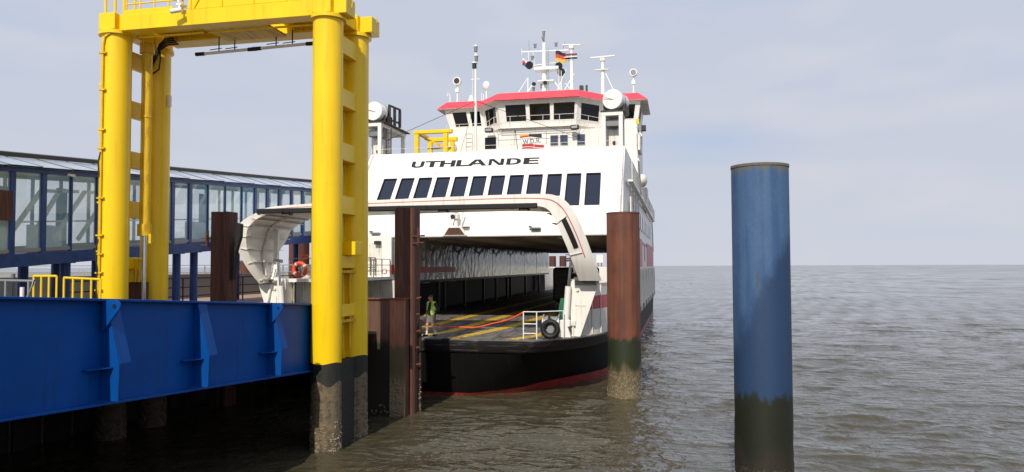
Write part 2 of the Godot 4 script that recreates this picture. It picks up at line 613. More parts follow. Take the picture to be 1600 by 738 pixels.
func build_quay() -> void:
	var s := Sh.new()
	s.span(V(-70, -1, 47), V(-19.6, 3.72, -30))
	s.span(V(-19.6, 3.4, 40), V(-17.55, 3.72, -30))  # slab added to block the sun between quay and far girder
	tag(obj("quay", s, M.concrete), "concrete quay and an added sun-blocking slab behind the blue linkspan girder", "quay", "", "structure")
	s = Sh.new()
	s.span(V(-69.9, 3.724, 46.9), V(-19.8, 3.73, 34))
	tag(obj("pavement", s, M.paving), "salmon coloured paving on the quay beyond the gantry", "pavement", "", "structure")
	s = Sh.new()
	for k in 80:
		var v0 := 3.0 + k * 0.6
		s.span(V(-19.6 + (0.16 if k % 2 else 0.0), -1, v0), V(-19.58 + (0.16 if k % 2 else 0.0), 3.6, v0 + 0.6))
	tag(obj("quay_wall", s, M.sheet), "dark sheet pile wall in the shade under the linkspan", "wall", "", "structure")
	s = Sh.new()
	s.span(V(-70, -1, 3.2), V(-8.5, 4.9, -30))
	s.span(V(-8.5, -1, 2.0), V(40, 3.9, -30))
	tag(obj("landing_quay", s, M.concrete), "concrete landing where the linkspan meets the shore", "quay", "", "structure")
	# pale grey barrier panels along the back of the quay
	var br := thing("barrier", "long pale grey panel barrier on the quay under the glass walkway", "barrier", V(-27, 3.72, 33))
	for k in 12:
		s = Sh.new()
		s.span(V(-27.06, 3.72, 17.0 + k * 2.4), V(-27.0, 5.1, 19.3 + k * 2.4), 0.01)
		obj("panel", s, M.galv, br)
		s = Sh.new()
		s.span(V(-27.1, 3.72, 19.3 + k * 2.4), V(-26.98, 5.25, 19.4 + k * 2.4))
		obj("post", s, M.steel, br)
	# railings on the quay
	s = Sh.new()
	railing(s, [V(-22.6, 3.72, 24), V(-22.6, 3.72, 46.5)], 1.25, 3, 2.6, 0.035)
	tag(obj("quay_railing", s, M.dark), "dark three-rail railing along the quay under the glass walkway", "railing")
	s = Sh.new()
	railing(s, [V(-70, 3.72, 46.6), V(-20, 3.72, 46.6)], 1.9, 4, 3.0, 0.04)
	tag(obj("quay_railing", s, M.galv), "pale railing along the far end of the quay", "railing")
	s = Sh.new()
	var p := [V(-14.1, 4.8, 14.2), V(-14.0, 5.2, 14.3), V(-17.5, 5.2, 15.8)]
	s.pipe(p, 0.03)
	for k in 4: s.tube(V(-14.2 - k * 1.1, 4.4, 14.35 + k * 0.47), V(-14.2 - k * 1.1, 5.2, 14.35 + k * 0.47), 0.025, 6)
	tag(obj("hand_rail", s, M.galv), "grey tube handrail above the left end of the blue girder", "railing")
	s = Sh.new()
	s.tube(V(-16.42, 4.1, 16.4), V(-16.42, 5.0, 16.4), 0.05, 8)
	tag(obj("white_post", s, M.white_clean), "short white post beside the yellow railing", "post")
	# a distant mole on the far left
	s = Sh.new()
	var rows: Array = []
	for i in 3:
		var r: Array = []
		for k in 40:
			r.append(V(-400.0 + k * 8.0, [0.0, 3.4, 0.0][i] + sin(k * 1.7) * 0.12 * (i % 2), 260.0 + i * 12.0 + k * 1.0))
		rows.append(r)
	s.sheet(rows, Vector3.UP)
	tag(obj("mole", s, M.concrete), "low grey stone mole on the far left horizon", "mole", "", "structure")

# ---------------------------------------------------------------- glass passenger walkway
func build_gangway() -> void:
	var t := thing("glass_walkway", "long glazed passenger walkway with grey metal roof on blue columns", "walkway", V(-22.4, 3.72, 32))
	var fl := func(v): return 5.95 + (v - 20.1) * 0.068   # floor line
	var hd := func(v): return 8.60 + (v - 20.1) * 0.0622   # head of the glass
	var posts := [11.6, 13.3, 15.0, 16.8, 18.6, 20.5, 21.74, 22.94, 24.15, 25.5, 26.95, 28.48, 29.65, 30.96, 32.31, 33.72, 34.94, 36.11, 37.35, 38.67, 39.92, 41.2, 42.6, 44.0, 45.5, 47.0]
	var xn := -21.0
	var xf := -23.8
	for side in 2:
		var x: float = xn if side == 0 else xf
		for i in posts.size():
			var v: float = posts[i]
			var s := Sh.new()
			var w := (0.2 if (v in [20.5, 21.74, 28.48, 29.65] or v > 34.9) else 0.07) if side == 0 else 0.06
			s.bar(V(x, fl.call(v) - 0.15, v), V(x, hd.call(v) + 0.1, v), w, 0.12, Vector3.RIGHT)
			obj("mullion", s, M.navy, t)
			if i < posts.size() - 1:
				var v1: float = posts[i + 1]
				var g := Sh.new()
				g.quad(V(x, fl.call(v), v), V(x, fl.call(v1), v1), V(x, hd.call(v1), v1), V(x, hd.call(v), v), Vector3.RIGHT)
				obj("pane", g, [M.pane, M.pane_blue, M.pane_pale][(i * 7 + 1) % 3] if side == 0 else M.thin_pane, t)
	var v0 := 11.0
	var v1 := 47.5
	for x in [xn, xf]:
		var s := Sh.new()
		s.bar(V(x, hd.call(v0) + 0.06, v0), V(x, hd.call(v1) + 0.06, v1), 0.26, 0.16)
		obj("head_rail", s, M.navy, t)
		s = Sh.new()
		s.bar(V(x, fl.call(v0) - 0.26, v0), V(x, fl.call(v1) - 0.26, v1), 0.2, 0.42)
		obj("floor_beam", s, M.navy, t)
		s = Sh.new()
		s.bar(V(x, fl.call(v0) + 0.05, v0), V(x, fl.call(v1) + 0.05, v1), 0.1, 0.12)
		obj("sill", s, M.galv, t)
		s = Sh.new()
		var xi: float = x + (-0.25 if x == xn else 0.25)
		s.tube(V(xi, fl.call(v0) + 1.0, v0), V(xi, fl.call(v1) + 1.0, v1), 0.03, 6)
		obj("hand_rail", s, M.white_clean, t)
	var f := Sh.new()
	f.bar(V(-22.4, fl.call(v0) - 0.1, v0), V(-22.4, fl.call(v1) - 0.1, v1), 2.6, 0.1)
	obj("floor", f, M.navy, t)
	f = Sh.new()
	f.bar(V(-22.4, hd.call(v0) + 0.13, v0), V(-22.4, hd.call(v1) + 0.13, v1), 2.6, 0.06)
	obj("ceiling", f, M.ceiling, t)
	# roof: separate sheets sloping up to a ridge, each a little proud of the next
	var nb := 28
	for i in nb:
		var a := v0 + (v1 - v0) * i / nb
		var b := v0 + (v1 - v0) * (i + 1) / nb - 0.05
		for side in [0, 1]:
			var xe := -20.72 if side == 0 else -24.08
			var s := Sh.new()
			var lift := 0.02 * (i % 2)
			s.quad(V(xe, hd.call(a) + 0.17 + lift, a), V(xe, hd.call(b) + 0.17 + lift, b), V(-22.4, hd.call(b) + 0.60 + (b - 20.0) * 0.006 + lift, b), V(-22.4, hd.call(a) + 0.60 + (a - 20.0) * 0.006 + lift, a), Vector3.UP)
			s.quad(V(xe, hd.call(a) + 0.11 + lift, a), V(xe, hd.call(b) + 0.11 + lift, b), V(-22.4, hd.call(b) + 0.54 + (b - 20.0) * 0.006 + lift, b), V(-22.4, hd.call(a) + 0.54 + (a - 20.0) * 0.006 + lift, a), Vector3.DOWN)
			obj("roof_sheet", s, M.roofing, t)
			var q := Sh.new()
			q.bar(V(xe, hd.call(b) + 0.17, b + 0.025), V(-22.4, hd.call(b) + 0.60 + (b - 20.0) * 0.006, b + 0.025), 0.05, 0.07)
			obj("roof_seam", q, M.steel, t)
	for k in 3:
		var s := Sh.new()
		var xx: float = [-22.4, -22.12, -22.7][k]
		s.bar(V(xx, hd.call(v0) + 0.68 - 0.06 * (1 if k else 0), v0), V(xx, hd.call(v1) + 0.82 - 0.06 * (1 if k else 0), v1), 0.06, 0.14)
		obj("ridge_rail", s, M.dark if k else M.galv, t)
	# blue columns and cross heads down to the quay
	for v in [13.0, 18.2, 23.3, 24.8, 29.5, 30.72, 37.0, 43.5]:
		for x in [-21.5, -23.3]:
			var s := Sh.new()
			s.tube(V(x, 3.72, v), V(x, fl.call(v) - 0.45, v), 0.17, 14)
			obj("column", s, M.navy, t)
	for v in [13.0, 18.2, 23.3, 24.8, 29.5, 30.72, 37.0, 43.5]:
		var s := Sh.new()
		s.bar(V(-21.2, fl.call(v) - 0.4, v), V(-23.6, fl.call(v) - 0.4, v), 0.3, 0.22)
		obj("cross_head", s, M.navy, t)
	# white bars inside the walkway, added to stand for the ferry's reflection
	for k in 4:
		var s := Sh.new()
		var v: float = [21.2, 22.2, 23.2, 24.4, 28.2, 29.3, 30.3][k]
		var lean: float = [1.5, 1.3, 1.5, 1.6, 1.4, 1.5, 0.9][k]
		s.bar(V(-22.0, fl.call(v) + 0.3, v), V(-22.0, fl.call(v) + 2.2, v + lean), 0.06, 0.16)
		s.bar(V(-22.0, fl.call(v) + 2.2, v + lean), V(-22.0, fl.call(v) + 2.25, v + lean + 0.9), 0.06, 0.12)
		obj("reflection_bar", s, M.white_clean, t)
	for k in 6:
		var s := Sh.new()
		var v: float = [20.9, 22.4, 25.0, 27.0, 31.2, 34.0][k]
		s.span(V(-23.55, fl.call(v), v), V(-23.45, fl.call(v) + 2.3, v + 0.45))
		obj("inner_post", s, M.navy, t)
	for k in 5:
		var s := Sh.new()
		var v: float = [20.6, 23.0, 26.6, 29.0, 32.0][k]
		s.span(V(-22.9, fl.call(v), v), V(-22.5, fl.call(v) + 0.9, v + 1.2))
		obj("bench", s, M.white_clean, t)
	var sg := Sh.new()
	sg.span(V(-20.86, 7.0, 19.6), V(-20.8, 7.95, 20.35))
	tag(obj("notice_board", sg, M.rust), "brown board on the walkway glass at the left edge", "board")
	var lamp := Sh.new()
	lamp.span(V(-20.86, 8.7, 22.6), V(-20.78, 8.78, 22.9))
	tag(obj("sensor_box", lamp, M.white_clean), "small white sensor under the walkway eaves", "sensor")

# ---------------------------------------------------------------- blue linkspan
func build_linkspan() -> void:
	var top := func(v): return 5.665 - 0.0605 * v
	var t := thing("linkspan_bridge", "blue steel linkspan bridge sloping down to the ferry bow", "bridge", V(-14.2, 3.5, 16))
	var v0 := 3.4
	var v1 := 24.6
	for x in [-10.95, -17.45]:
		var s := Sh.new()
		s.bar(V(x, top.call(v0) - 1.03, v0), V(x, top.call(v1) - 1.03, v1), 0.05, 1.96)
		obj("girder_web", s, M.blue, t)
		for e in 2:
			s = Sh.new()
			var y := -0.025 if e == 0 else -2.02
			s.bar(V(x, top.call(v0) + y, v0), V(x, top.call(v1) + y, v1), 0.36, 0.05, Vector3.UP, 0.008)
			obj("girder_flange", s, M.blue, t)
	# stiffeners on the seaward side
	for v in [7.0, 9.8, 12.78, 15.65, 18.92, 22.1]:
		var y: float = top.call(v)
		var s := Sh.new()
		s.prism(PackedVector2Array([Vector2(0, -0.05), Vector2(0.10, -0.05), Vector2(0.28, -0.7), Vector2(0.42, -1.25), Vector2(0.40, -1.96), Vector2(0, -1.96)]), V(-10.925, y, v), Vector3.RIGHT, Vector3.UP, 0.03)
		s.bar(V(-10.83, y - 0.06, v + 0.14), V(-10.51, y - 1.25, v + 0.14), 0.025, 0.30, Vector3(0, 0, 1))
		s.prism(PackedVector2Array([Vector2(0, 0.02), Vector2(0.3, 0.02), Vector2(0.1, 0.5), Vector2(0, 0.5)]), V(-10.925, y - 1.33, v), Vector3.RIGHT, V(0, 0, -1), -0.02)
		obj("stiffener", s, M.blue, t)
	for v in [9.8, 12.78, 18.92]:
		var y: float = top.call(v)
		var s := Sh.new()
		var poly := PackedVector2Array([Vector2(0.07, -0.62), Vector2(0.06, 0.0)])
		for k in 7:
			var a := deg_to_rad(90.0 - k * 25.0)
			poly.append(Vector2(0.34 + cos(a) * 0.12, -0.12 + sin(a) * 0.12))
		s.prism(poly, V(-10.92, y - 0.02, v - 0.05), Vector3.RIGHT, Vector3.UP, 0.045)
		var lug := obj("lifting_lug", s, M.blue, t)
		s = Sh.new()
		s.tube(V(-10.58, y - 0.14, v - 0.052), V(-10.58, y - 0.14, v - 0.1), 0.045, 12)
		obj("eye", s, M.black, lug)
	var d := Sh.new()
	d.bar(V(-14.2, top.call(v0) - 0.95, v0), V(-14.2, top.call(v1) - 0.95, v1), 6.48, 0.16)
	obj("road_deck", d, M.deck, t)
	for k in 7:
		var v := 5.0 + k * 2.9
		d = Sh.new()
		d.bar(V(-17.4, top.call(v) - 1.5, v), V(-11.0, top.call(v) - 1.5, v), 0.14, 0.9)
		obj("cross_beam", d, M.blue, t)
	d = Sh.new()
	d.bar(V(-14.2, 3.22, 24.6), V(-14.2, 2.56, 32.2), 6.5, 0.1)
	obj("bow_flap", d, M.deck, t)

# ---------------------------------------------------------------- yellow lifting gantry
func build_gantry() -> void:
	var xl := -17.98
	var xr := -10.46
	var vf := 21.47
	var vb := 23.45
	var t := thing("lifting_gantry", "tall yellow four-legged lifting gantry standing over the linkspan", "gantry", V((xl + xr) / 2, 0, 22.7))
	for p in [[xl, vf], [xl, vb], [xr, vf], [xr, vb]]:
		var s := Sh.new()
		s.tube(V(p[0], 2.58, p[1]), V(p[0], 13.18, p[1]), 0.46, 40)
		var pil := obj("pillar", s, M.yellow, t)
		s = Sh.new()
		s.tube(V(p[0], 13.08, p[1]), V(p[0], 13.19, p[1]), 0.55, 40)
		obj("collar", s, M.yellow, pil)
		s = Sh.new()
		s.tube(V(p[0], 8.0, p[1]), V(p[0], 8.015, p[1]), 0.464, 40)
		obj("weld_ring", s, M.yellow, pil)
		s = Sh.new()
		var band: Array = []
		for j in 3:
			var r: Array = []
			for i in 41:
				var a := TAU * i / 40
				r.append(V(p[0] + cos(a) * 0.466, [2.0, 2.3, 2.6][j] + (0.03 * sin(a * 3.0) if j == 2 else 0.08 * sin(a * 4.0 + 1.0) * (1 - j)), p[1] - sin(a) * 0.466))
			band.append(r)
		s.sheet(band)
		obj("tide_band", s, M.algae_black, pil)
		s = Sh.new()
		s.tube(V(p[0], -1.0, p[1]), V(p[0], 2.3, p[1]), 0.461, 40)
		obj("pillar_foot", s, M.algae, pil)
		barnacles(pil, V(p[0], 0, p[1]), 0.46, 1.15, 420 if p[0] == xr else 160, 31 + int(p[1] * 7))
	# tie bars between front and rear pillars
	for y in [12.5, 10.83, 9.12, 7.44, 5.64, 4.12]:
		for x in [xl, xr]:
			if x == xl and y < 4.5: continue
			var s := Sh.new()
			var hh := 0.56 if y > 6 else 0.38
			s.span(V(x - 0.15, y - hh / 2, vf + 0.3), V(x + (0.06 if x == xl else 0.24), y + hh / 2, vb - 0.36), 0.01)
			obj("tie_bar", s, M.yellow, t)
	# top beams
	for b in 2:
		var v: float = vf - 0.42 if b == 0 else vb - 0.42
		var s := Sh.new()
		if b == 0: s.span(V(xl + 0.45, 13.14, v), V(xr - 0.32, 13.64, v + 0.55), 0.012)
		else: s.span(V(xl + 0.45, 13.36, v + 0.15), V(xr - 0.32, 13.82, v + 0.9), 0.012)
		obj("top_beam", s, M.yellow, t)
		for x in [xl, xr]:
			s = Sh.new()
			s.span(V(x - 0.3, 13.2, v - 0.06), V(x + 0.3, 13.74, v + 0.88), 0.012)
			if b == 0 or x == xr: s.span(V(x + 0.3, 13.2, v + 0.14), V(x + 0.72 if x == xr else x + 0.44, 13.72, v + 0.8), 0.012)
			obj("beam_seat", s, M.yellow, t)
	for x in [xl, xr]:
		var s := Sh.new()
		s.span(V(x - 0.26, 13.2, vf + 0.5), V(x + 0.26, 13.62, vb - 0.5), 0.012)
		obj("end_beam", s, M.yellow, t)
	var s0 := Sh.new()
	s0.span(V(-15.0, 13.24, vf + 0.14), V(-12.8, 13.32, vb - 0.28))
	obj("machinery_floor", s0, M.yellow_worn, t)
	s0 = Sh.new()
	s0.span(V(xl + 0.4, 13.60, vf + 0.14), V(-15.0, 13.645, vb - 0.28))
	obj("platform_floor", s0, M.yellow_worn, t)
	s0 = Sh.new()
	s0.span(V(-12.8, 13.60, vf + 0.14), V(xr - 0.3, 13.645, vb - 0.28))
	obj("platform_floor", s0, M.yellow_worn, t)
	# toe board and enclosure panels along the front
	s0 = Sh.new()
	s0.span(V(xl + 0.55, 13.64, vf - 0.40), V(-15.6, 13.80, vf - 0.38))
	obj("toe_board", s0, M.yellow, t)
	for k in 4:
		s0 = Sh.new()
		s0.span(V(-15.0 + k * 1.1, 13.66, vf - 0.38), V(-13.94 + k * 1.1, 14.5, vf - 0.34), 0.006)
		obj("enclosure_panel", s0, M.yellow, t)
	for k in 5:
		s0 = Sh.new()
		s0.span(V(-15.04 + k * 1.1, 13.64, vf - 0.42), V(-14.96 + k * 1.1, 14.6, vf - 0.33))
		obj("enclosure_post", s0, M.yellow, t)
	s0 = Sh.new()
	railing(s0, [V(xl + 0.62, 13.64, vf - 0.35), V(-15.3, 13.64, vf - 0.35)], 1.1, 3, 0.55, 0.028)
	railing(s0, [V(xl + 0.62, 13.64, vb + 0.3), V(xr - 0.4, 13.64, vb + 0.3)], 1.1, 3, 1.2, 0.028)
	obj("platform_railing", s0, M.yellow, t)
	s0 = Sh.new()
	for x in [xl - 0.2, xl + 0.16, xl + 0.5]:
		s0.tube(V(x, 13.74, vf - 0.3), V(x, 16.2, vf - 0.3), 0.045, 8)
	s0.tube(V(xl + 0.25, 13.74, vf + 0.5), V(xl + 0.25, 16.2, vf + 0.5), 0.045, 8)
	obj("ladder_cage", s0, M.yellow, t)
	s0 = Sh.new()
	s0.pipe([V(-15.9, 14.3, vf - 0.36), V(-15.5, 13.98, vf - 0.4), V(-15.1, 14.02, vf - 0.42), V(-14.8, 14.1, vf - 0.42), V(-14.7, 13.95, vf - 0.4), V(-14.85, 13.7, vf - 0.38)], 0.03)
	obj("bent_rail", s0, M.yellow, t)
	# pipes and cables under the beams
	s0 = Sh.new()
	s0.tube(V(-17.3, 13.08, vf + 0.2), V(-14.9, 13.08, vf + 0.2), 0.035, 8)
	obj("conduit", s0, M.yellow, t)
	s0 = Sh.new()
	s0.tube(V(-14.8, 13.1, vf + 0.3), V(-11.1, 13.1, vf + 0.3), 0.035, 8)
	obj("conduit", s0, M.yellow, t)
	for k in 3:
		s0 = Sh.new()
		var y := 13.44 + k * 0.1
		s0.tube(V(-17.3, y, vb - 0.30), V(-15.4, y, vb - 0.30), 0.025, 8)
		obj("conduit", s0, M.yellow_worn, t)
		s0 = Sh.new()
		s0.tube(V(-12.6, y, vb - 0.30), V(-11.0, y, vb - 0.30), 0.025, 8)
		obj("conduit", s0, M.yellow_worn, t)
	for k in 4:
		s0 = Sh.new()
		var o := k * 0.07
		s0.pipe([V(-17.0 + o, 13.42 - o, vb - 0.48), V(-17.3 + o * 0.5, 13.4 - o, vb - 0.5), V(-17.5, 13.22 - o, vb - 0.52), V(-17.62, 13.0 - o, vb - 0.5), V(-17.8, 12.82 - o * 1.6, vb - 0.5), V(-18.05, 12.75 - o * 1.5, vb - 0.6)], 0.03)
		obj("cable", s0, M.black, t)
	s0 = Sh.new()
	s0.pipe([V(-17.5, 13.1, vb - 0.5), V(-17.47, 12.7, vb - 0.5), V(-17.52, 12.35, vb - 0.5), V(-17.75, 12.22, vb - 0.52)], 0.028)
	obj("cable", s0, M.black, t)
	s0 = Sh.new()
	s0.pipe([V(-17.55, 13.12, vf - 0.3), V(-17.8, 13.1, vf - 0.45), V(-18.02, 12.95, vf - 0.5), V(-18.08, 12.7, vf - 0.5), V(-18.08, 4.4, vf - 0.5)], 0.038)
	obj("conduit", s0, M.yellow_worn, t)
	for y in [12.4, 11.2, 9.9, 9.3, 7.7, 6.5, 5.9, 5.3, 4.75]:
		s0 = Sh.new()
		s0.span(V(-18.2, y, vf - 0.55), V(-17.95, y + 0.05, vf - 0.4))
		obj("pipe_clip", s0, M.yellow_worn, t)
	for y in [11.5, 9.9, 7.6, 6.0]:
		s0 = Sh.new()
		s0.span(V(-18.56, y, vf - 0.1), V(-18.4, y + 0.05, vf + 0.05))
		obj("pipe_clip", s0, M.yellow, t)
	s0 = Sh.new()
	s0.tube(V(-18.52, 4.0, vf - 0.05), V(-18.52, 13.0, vf - 0.05), 0.012, 6)
	obj("wire", s0, M.galv, t)
	s0 = Sh.new()
	s0.pipe([V(-18.08, 9.2, vf - 0.53), V(-18.13, 8.9, vf - 0.56), V(-18.11, 8.4, vf - 0.55)], 0.025)
	s0.pipe([V(-18.1, 6.4, vf - 0.53), V(-18.17, 6.0, vf - 0.58), V(-18.1, 5.4, vf - 0.55), V(-18.13, 4.9, vf - 0.58), V(-18.08, 4.4, vf - 0.55)], 0.022)
	obj("cable", s0, M.dark, t)
	# lifting cylinder on the left legs
	s0 = Sh.new()
	s0.tube(V(-17.56, 6.75, 22.4), V(-17.56, 12.9, 22.4), 0.17, 20)
	s0.tube(V(-17.56, 12.75, 22.4), V(-17.56, 13.1, 22.4), 0.24, 20)
	s0.tube(V(-17.56, 10.55, 22.4), V(-17.56, 10.62, 22.4), 0.19, 20)
	var cyl := obj("lifting_cylinder", s0, M.yellow_worn, t)
	s0 = Sh.new()
	s0.tube(V(-17.56, 6.55, 22.4), V(-17.56, 6.95, 22.4), 0.23, 20)
	s0.span(V(-17.34, 6.3, 22.3), V(-17.24, 6.62, 22.4))
	obj("gland", s0, M.yellow_worn, cyl)
	s0 = Sh.new()
	s0.tube(V(-17.56, 3.9, 22.4), V(-17.56, 6.6, 22.4), 0.075, 16)
	obj("piston_rod", s0, M.chrome, cyl)
	s0 = Sh.new()
	s0.span(V(-18.45, 5.0, 22.35), V(-17.7, 5.78, 22.55), 0.01)
	s0.tube(V(-18.1, 5.5, 22.34), V(-18.1, 5.5, 22.28), 0.13, 16)
	obj("locking_block", s0, M.yellow_worn, t)
	s0 = Sh.new()
	s0.span(V(-18.4, 3.8, 22.5), V(-17.6, 5.0, 22.7))
	obj("guide_plate", s0, M.rust, t)
	# box, pipes and brackets between the right legs
	s0 = Sh.new()
	s0.span(V(-10.34, 5.86, 22.2), V(-9.86, 6.28, 22.75), 0.01)
	obj("junction_box", s0, M.yellow, t)
	for k in 2:
		s0 = Sh.new()
		s0.tube(V(-10.3, 2.9, 22.25 + k * 0.55), V(-10.3, 5.3, 22.25 + k * 0.55), 0.05, 8)
		obj("guide_pipe", s0, M.yellow_worn, t)
		s0 = Sh.new()
		s0.span(V(-10.4, 5.3 - k * 1.55, 22.0), V(-10.2, 5.38 - k * 1.55, 23.2))
		obj("bracket", s0, M.yellow_worn, t)
	s0 = Sh.new()
	s0.span(V(-10.75, -0.8, vf + 0.4), V(-10.25, 2.56, vb - 0.4))
	obj("web_plate", s0, M.algae_black, t)
	s0 = Sh.new()
	s0.span(V(-10.72, 2.56, vf + 0.4), V(-10.52, 13.1, vb - 0.4))
	obj("inner_plate", s0, M.yellow_worn, t)
	for q in [[xr + 0.74, vf + 0.1, 13.6], [xr + 0.74, vb + 0.1, 13.75]]:
		s0 = Sh.new()
		s0.tube(V(q[0] - 0.02, q[2] - 0.15, q[1]), V(q[0] + 0.02, q[2] + 0.12, q[1]), 0.03, 6, 0.005)
		obj("corner_lug", s0, M.yellow_worn, t)
	# two lamp tubes hung under the rear beam
	var lt := thing("tube_lamp", "left tube lamp hung under the gantry beam", "lamp", V(-14.95, 12.8, 23.3), "tube lamps under the gantry")
	s0 = Sh.new()
	s0.tube(V(-15.85, 12.84, 23.1), V(-14.15, 12.88, 23.1), 0.05, 10)
	obj("tube", s0, M.white_clean, lt)
	for x in [-16.02, -14.02]:
		s0 = Sh.new()
		s0.tube(V(x - 0.17, 12.84 + (x + 16.02) * 0.02, 23.1), V(x + 0.17, 12.84 + (x + 16.02) * 0.02, 23.1), 0.065, 10)
		obj("end_cap", s0, M.black, lt)
	for x in [-15.3, -14.7]:
		s0 = Sh.new()
		s0.tube(V(x, 12.86, 23.1), V(x, 13.4, 23.1), 0.02, 6)
		s0.tube(V(x - 0.35, 12.96, 23.1), V(x + 0.1, 12.99, 23.1), 0.015, 6)
		obj("hanger", s0, M.black, lt)
	copy(lt, "tube_lamp", V(2.15, 0.05, 0), "right tube lamp hung under the gantry beam")
	# camera on the front beam
	var c := thing("surveillance_camera", "white surveillance camera on the front face of the gantry beam", "camera", V(-15.2, 13.5, 20.8))
	s0 = Sh.new()
	s0.tube(V(-15.42, 13.5, 20.72), V(-15.1, 13.56, 20.8), 0.075, 14)
	obj("housing", s0, M.white_clean, c)
	s0 = Sh.new()
	s0.tube(V(-15.425, 13.5, 20.719), V(-15.44, 13.497, 20.715), 0.05, 14)
	obj("lens", s0, M.black, c)
	s0 = Sh.new()
	s0.tube(V(-15.2, 13.58, 20.8), V(-15.2, 13.78, 20.85), 0.03, 8)
	s0.tube(V(-15.24, 13.8, 20.85), V(-15.24, 13.98, 20.85), 0.05, 8)
	s0.span(V(-15.3, 13.72, 20.8), V(-15.12, 13.78, 21.1))
	obj("bracket", s0, M.white_clean, c)
	# small white sensors on the rear left leg
	for x in [-18.47, -17.46]:
		var q := Sh.new()
		q.span(V(x - 0.05, 11.15, vb - 0.05), V(x + 0.05, 11.55, vb + 0.05))
		tag(obj("antenna_box", q, M.white_clean), "small white antenna box on the %s side of the rear left pillar" % ("left" if x < -18 else "right"), "antenna")
	# yellow handrail on the quay side, left of the left legs
	for k in 2:
		var y := Sh.new()
		var a: Vector3 = V(-18.62, 4.55, 19.0) if k == 0 else V(-17.66, 4.5, 19.1)
		var b: Vector3 = V(-17.82, 4.55, 19.0) if k == 0 else V(-16.5, 4.45, 19.2)
		for h in [0.04, 0.7]:
			y.tube(a + Vector3.UP * h, b + Vector3.UP * h, 0.034, 8)
		var np := 4 if k == 0 else 5
		for j in np:
			var p := a.lerp(b, j / (np - 1.0))
			y.tube(p + Vector3.DOWN * 0.6, p + Vector3.UP * 0.7, 0.03, 8)
		tag(obj("yellow_railing", y, M.yellow), ["short yellow tube railing left of the gantry's left leg", "longer yellow tube railing touching the gantry's left leg"][k], "railing", "yellow railings on the linkspan")

# small shells round a pillar near the waterline
func barnacles(parent: Node, c: Vector3, r: float, h: float, n: int, sd: int) -> void:
	var rng := RandomNumberGenerator.new()
	rng.seed = sd
	var s := Sh.new()
	for i in n:
		var a := rng.randf() * TAU
		var y := h * pow(rng.randf(), 1.6) - 0.1
		var z := rng.randf_range(0.014, 0.042) * (1.25 - y / h * 0.5)
		var o := Vector3(cos(a), 0, sin(a))
		var side := o.cross(Vector3.UP)
		var p := c + o * (r - 0.004) + Vector3.UP * y
		var k := rng.randf_range(0.6, 1.3)
		var q := [p + side * z, p + Vector3.UP * z * k, p - side * z, p + Vector3.DOWN * z * k]
		var tip := p + o * z * 0.9 + side * z * rng.randf_range(-0.4, 0.4)
		for e in 4: s.tri(q[e], q[(e + 1) % 4], tip, o)
	tag(obj("barnacles", s, M.barnacle, parent), "", "", "", "stuff")

func flat_barnacles(parent: Node, a: Vector3, along: Vector3, out: Vector3, h: float, n: int, sd: int) -> void:
	var rng := RandomNumberGenerator.new()
	rng.seed = sd
	var s := Sh.new()
	for i in n:
		var z := rng.randf_range(0.015, 0.045)
		var p := a + along * rng.randf() + Vector3.UP * (h * pow(rng.randf(), 1.5) - 0.1)
		var side := along.normalized()
		var q := [p + side * z, p + Vector3.UP * z, p - side * z, p + Vector3.DOWN * z]
		for e in 4: s.tri(q[e], q[(e + 1) % 4], p + out * z * 0.9, out)
	tag(obj("barnacles", s, M.barnacle, parent), "", "", "", "stuff")

# ---------------------------------------------------------------- piles
# a picture of the zones that the tide leaves on a pile: u round, rows from top to bottom
func pile_skin(called: String, top: float, tide: float, base: Color, base2: Color, green: Color, mud: Color, shell: Color, slant_tone: float) -> StandardMaterial3D:
	var w := 384
	var h := 512
	var im := Image.create_empty(w, h, false, Image.FORMAT_RGB8)
	for j in h:
		var y := top - (top + 0.6) * (j + 0.5) / h
		for i in w:
			var u := i * 256 / w
			var jit := (nz("streak", u, j / 2) - 0.5) * 0.5 + (nz("fine", u * 2, j) - 0.5) * 0.25 + (nz("blotch", u * 2, j / 2) - 0.5) * 0.7
			var k := smoothstep(0.3, 0.75, nz("streak", u, j / 3) * 0.6 + nz("blotch", u, j / 2) * 0.4)
			var c := base.lerp(base2, k)
			if slant_tone > 0.0:
				var edge := 0.30 + (6.2 - y) * 0.14 + (nz("blotch", u, j / 2) - 0.5) * 0.13  # blue turns darker on one side of a slanting edge
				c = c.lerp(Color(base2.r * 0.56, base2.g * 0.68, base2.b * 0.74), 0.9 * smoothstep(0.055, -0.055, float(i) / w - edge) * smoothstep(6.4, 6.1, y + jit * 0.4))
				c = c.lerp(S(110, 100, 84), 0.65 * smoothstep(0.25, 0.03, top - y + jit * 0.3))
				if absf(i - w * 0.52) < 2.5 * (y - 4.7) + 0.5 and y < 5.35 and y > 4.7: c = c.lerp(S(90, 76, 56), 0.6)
			var g := smoothstep(tide + 0.12, tide - 0.12, y + jit * 0.35)
			c = c.lerp(green, g)
			var m := smoothstep(tide - 0.95, tide - 1.45, y + jit * 0.8)
			c = c.lerp(mud, m * 0.92)
			if nz("fine", u * 3, j * 2) > 0.66 - 0.1 * smoothstep(0.9, 0.0, y) and y < 1.1: c = c.lerp(shell, 0.7)
			var f := 1.0 + (nz("fine", u * 2, j) - 0.5) * (0.1 if y > tide else 0.3)
			im.set_pixel(i, j, Color(c.r * f, c.g * f, c.b * f))
	var mt := flat(called, Color.WHITE, 0.62)
	mt.albedo_texture = ImageTexture.create_from_image(im)
	return mt

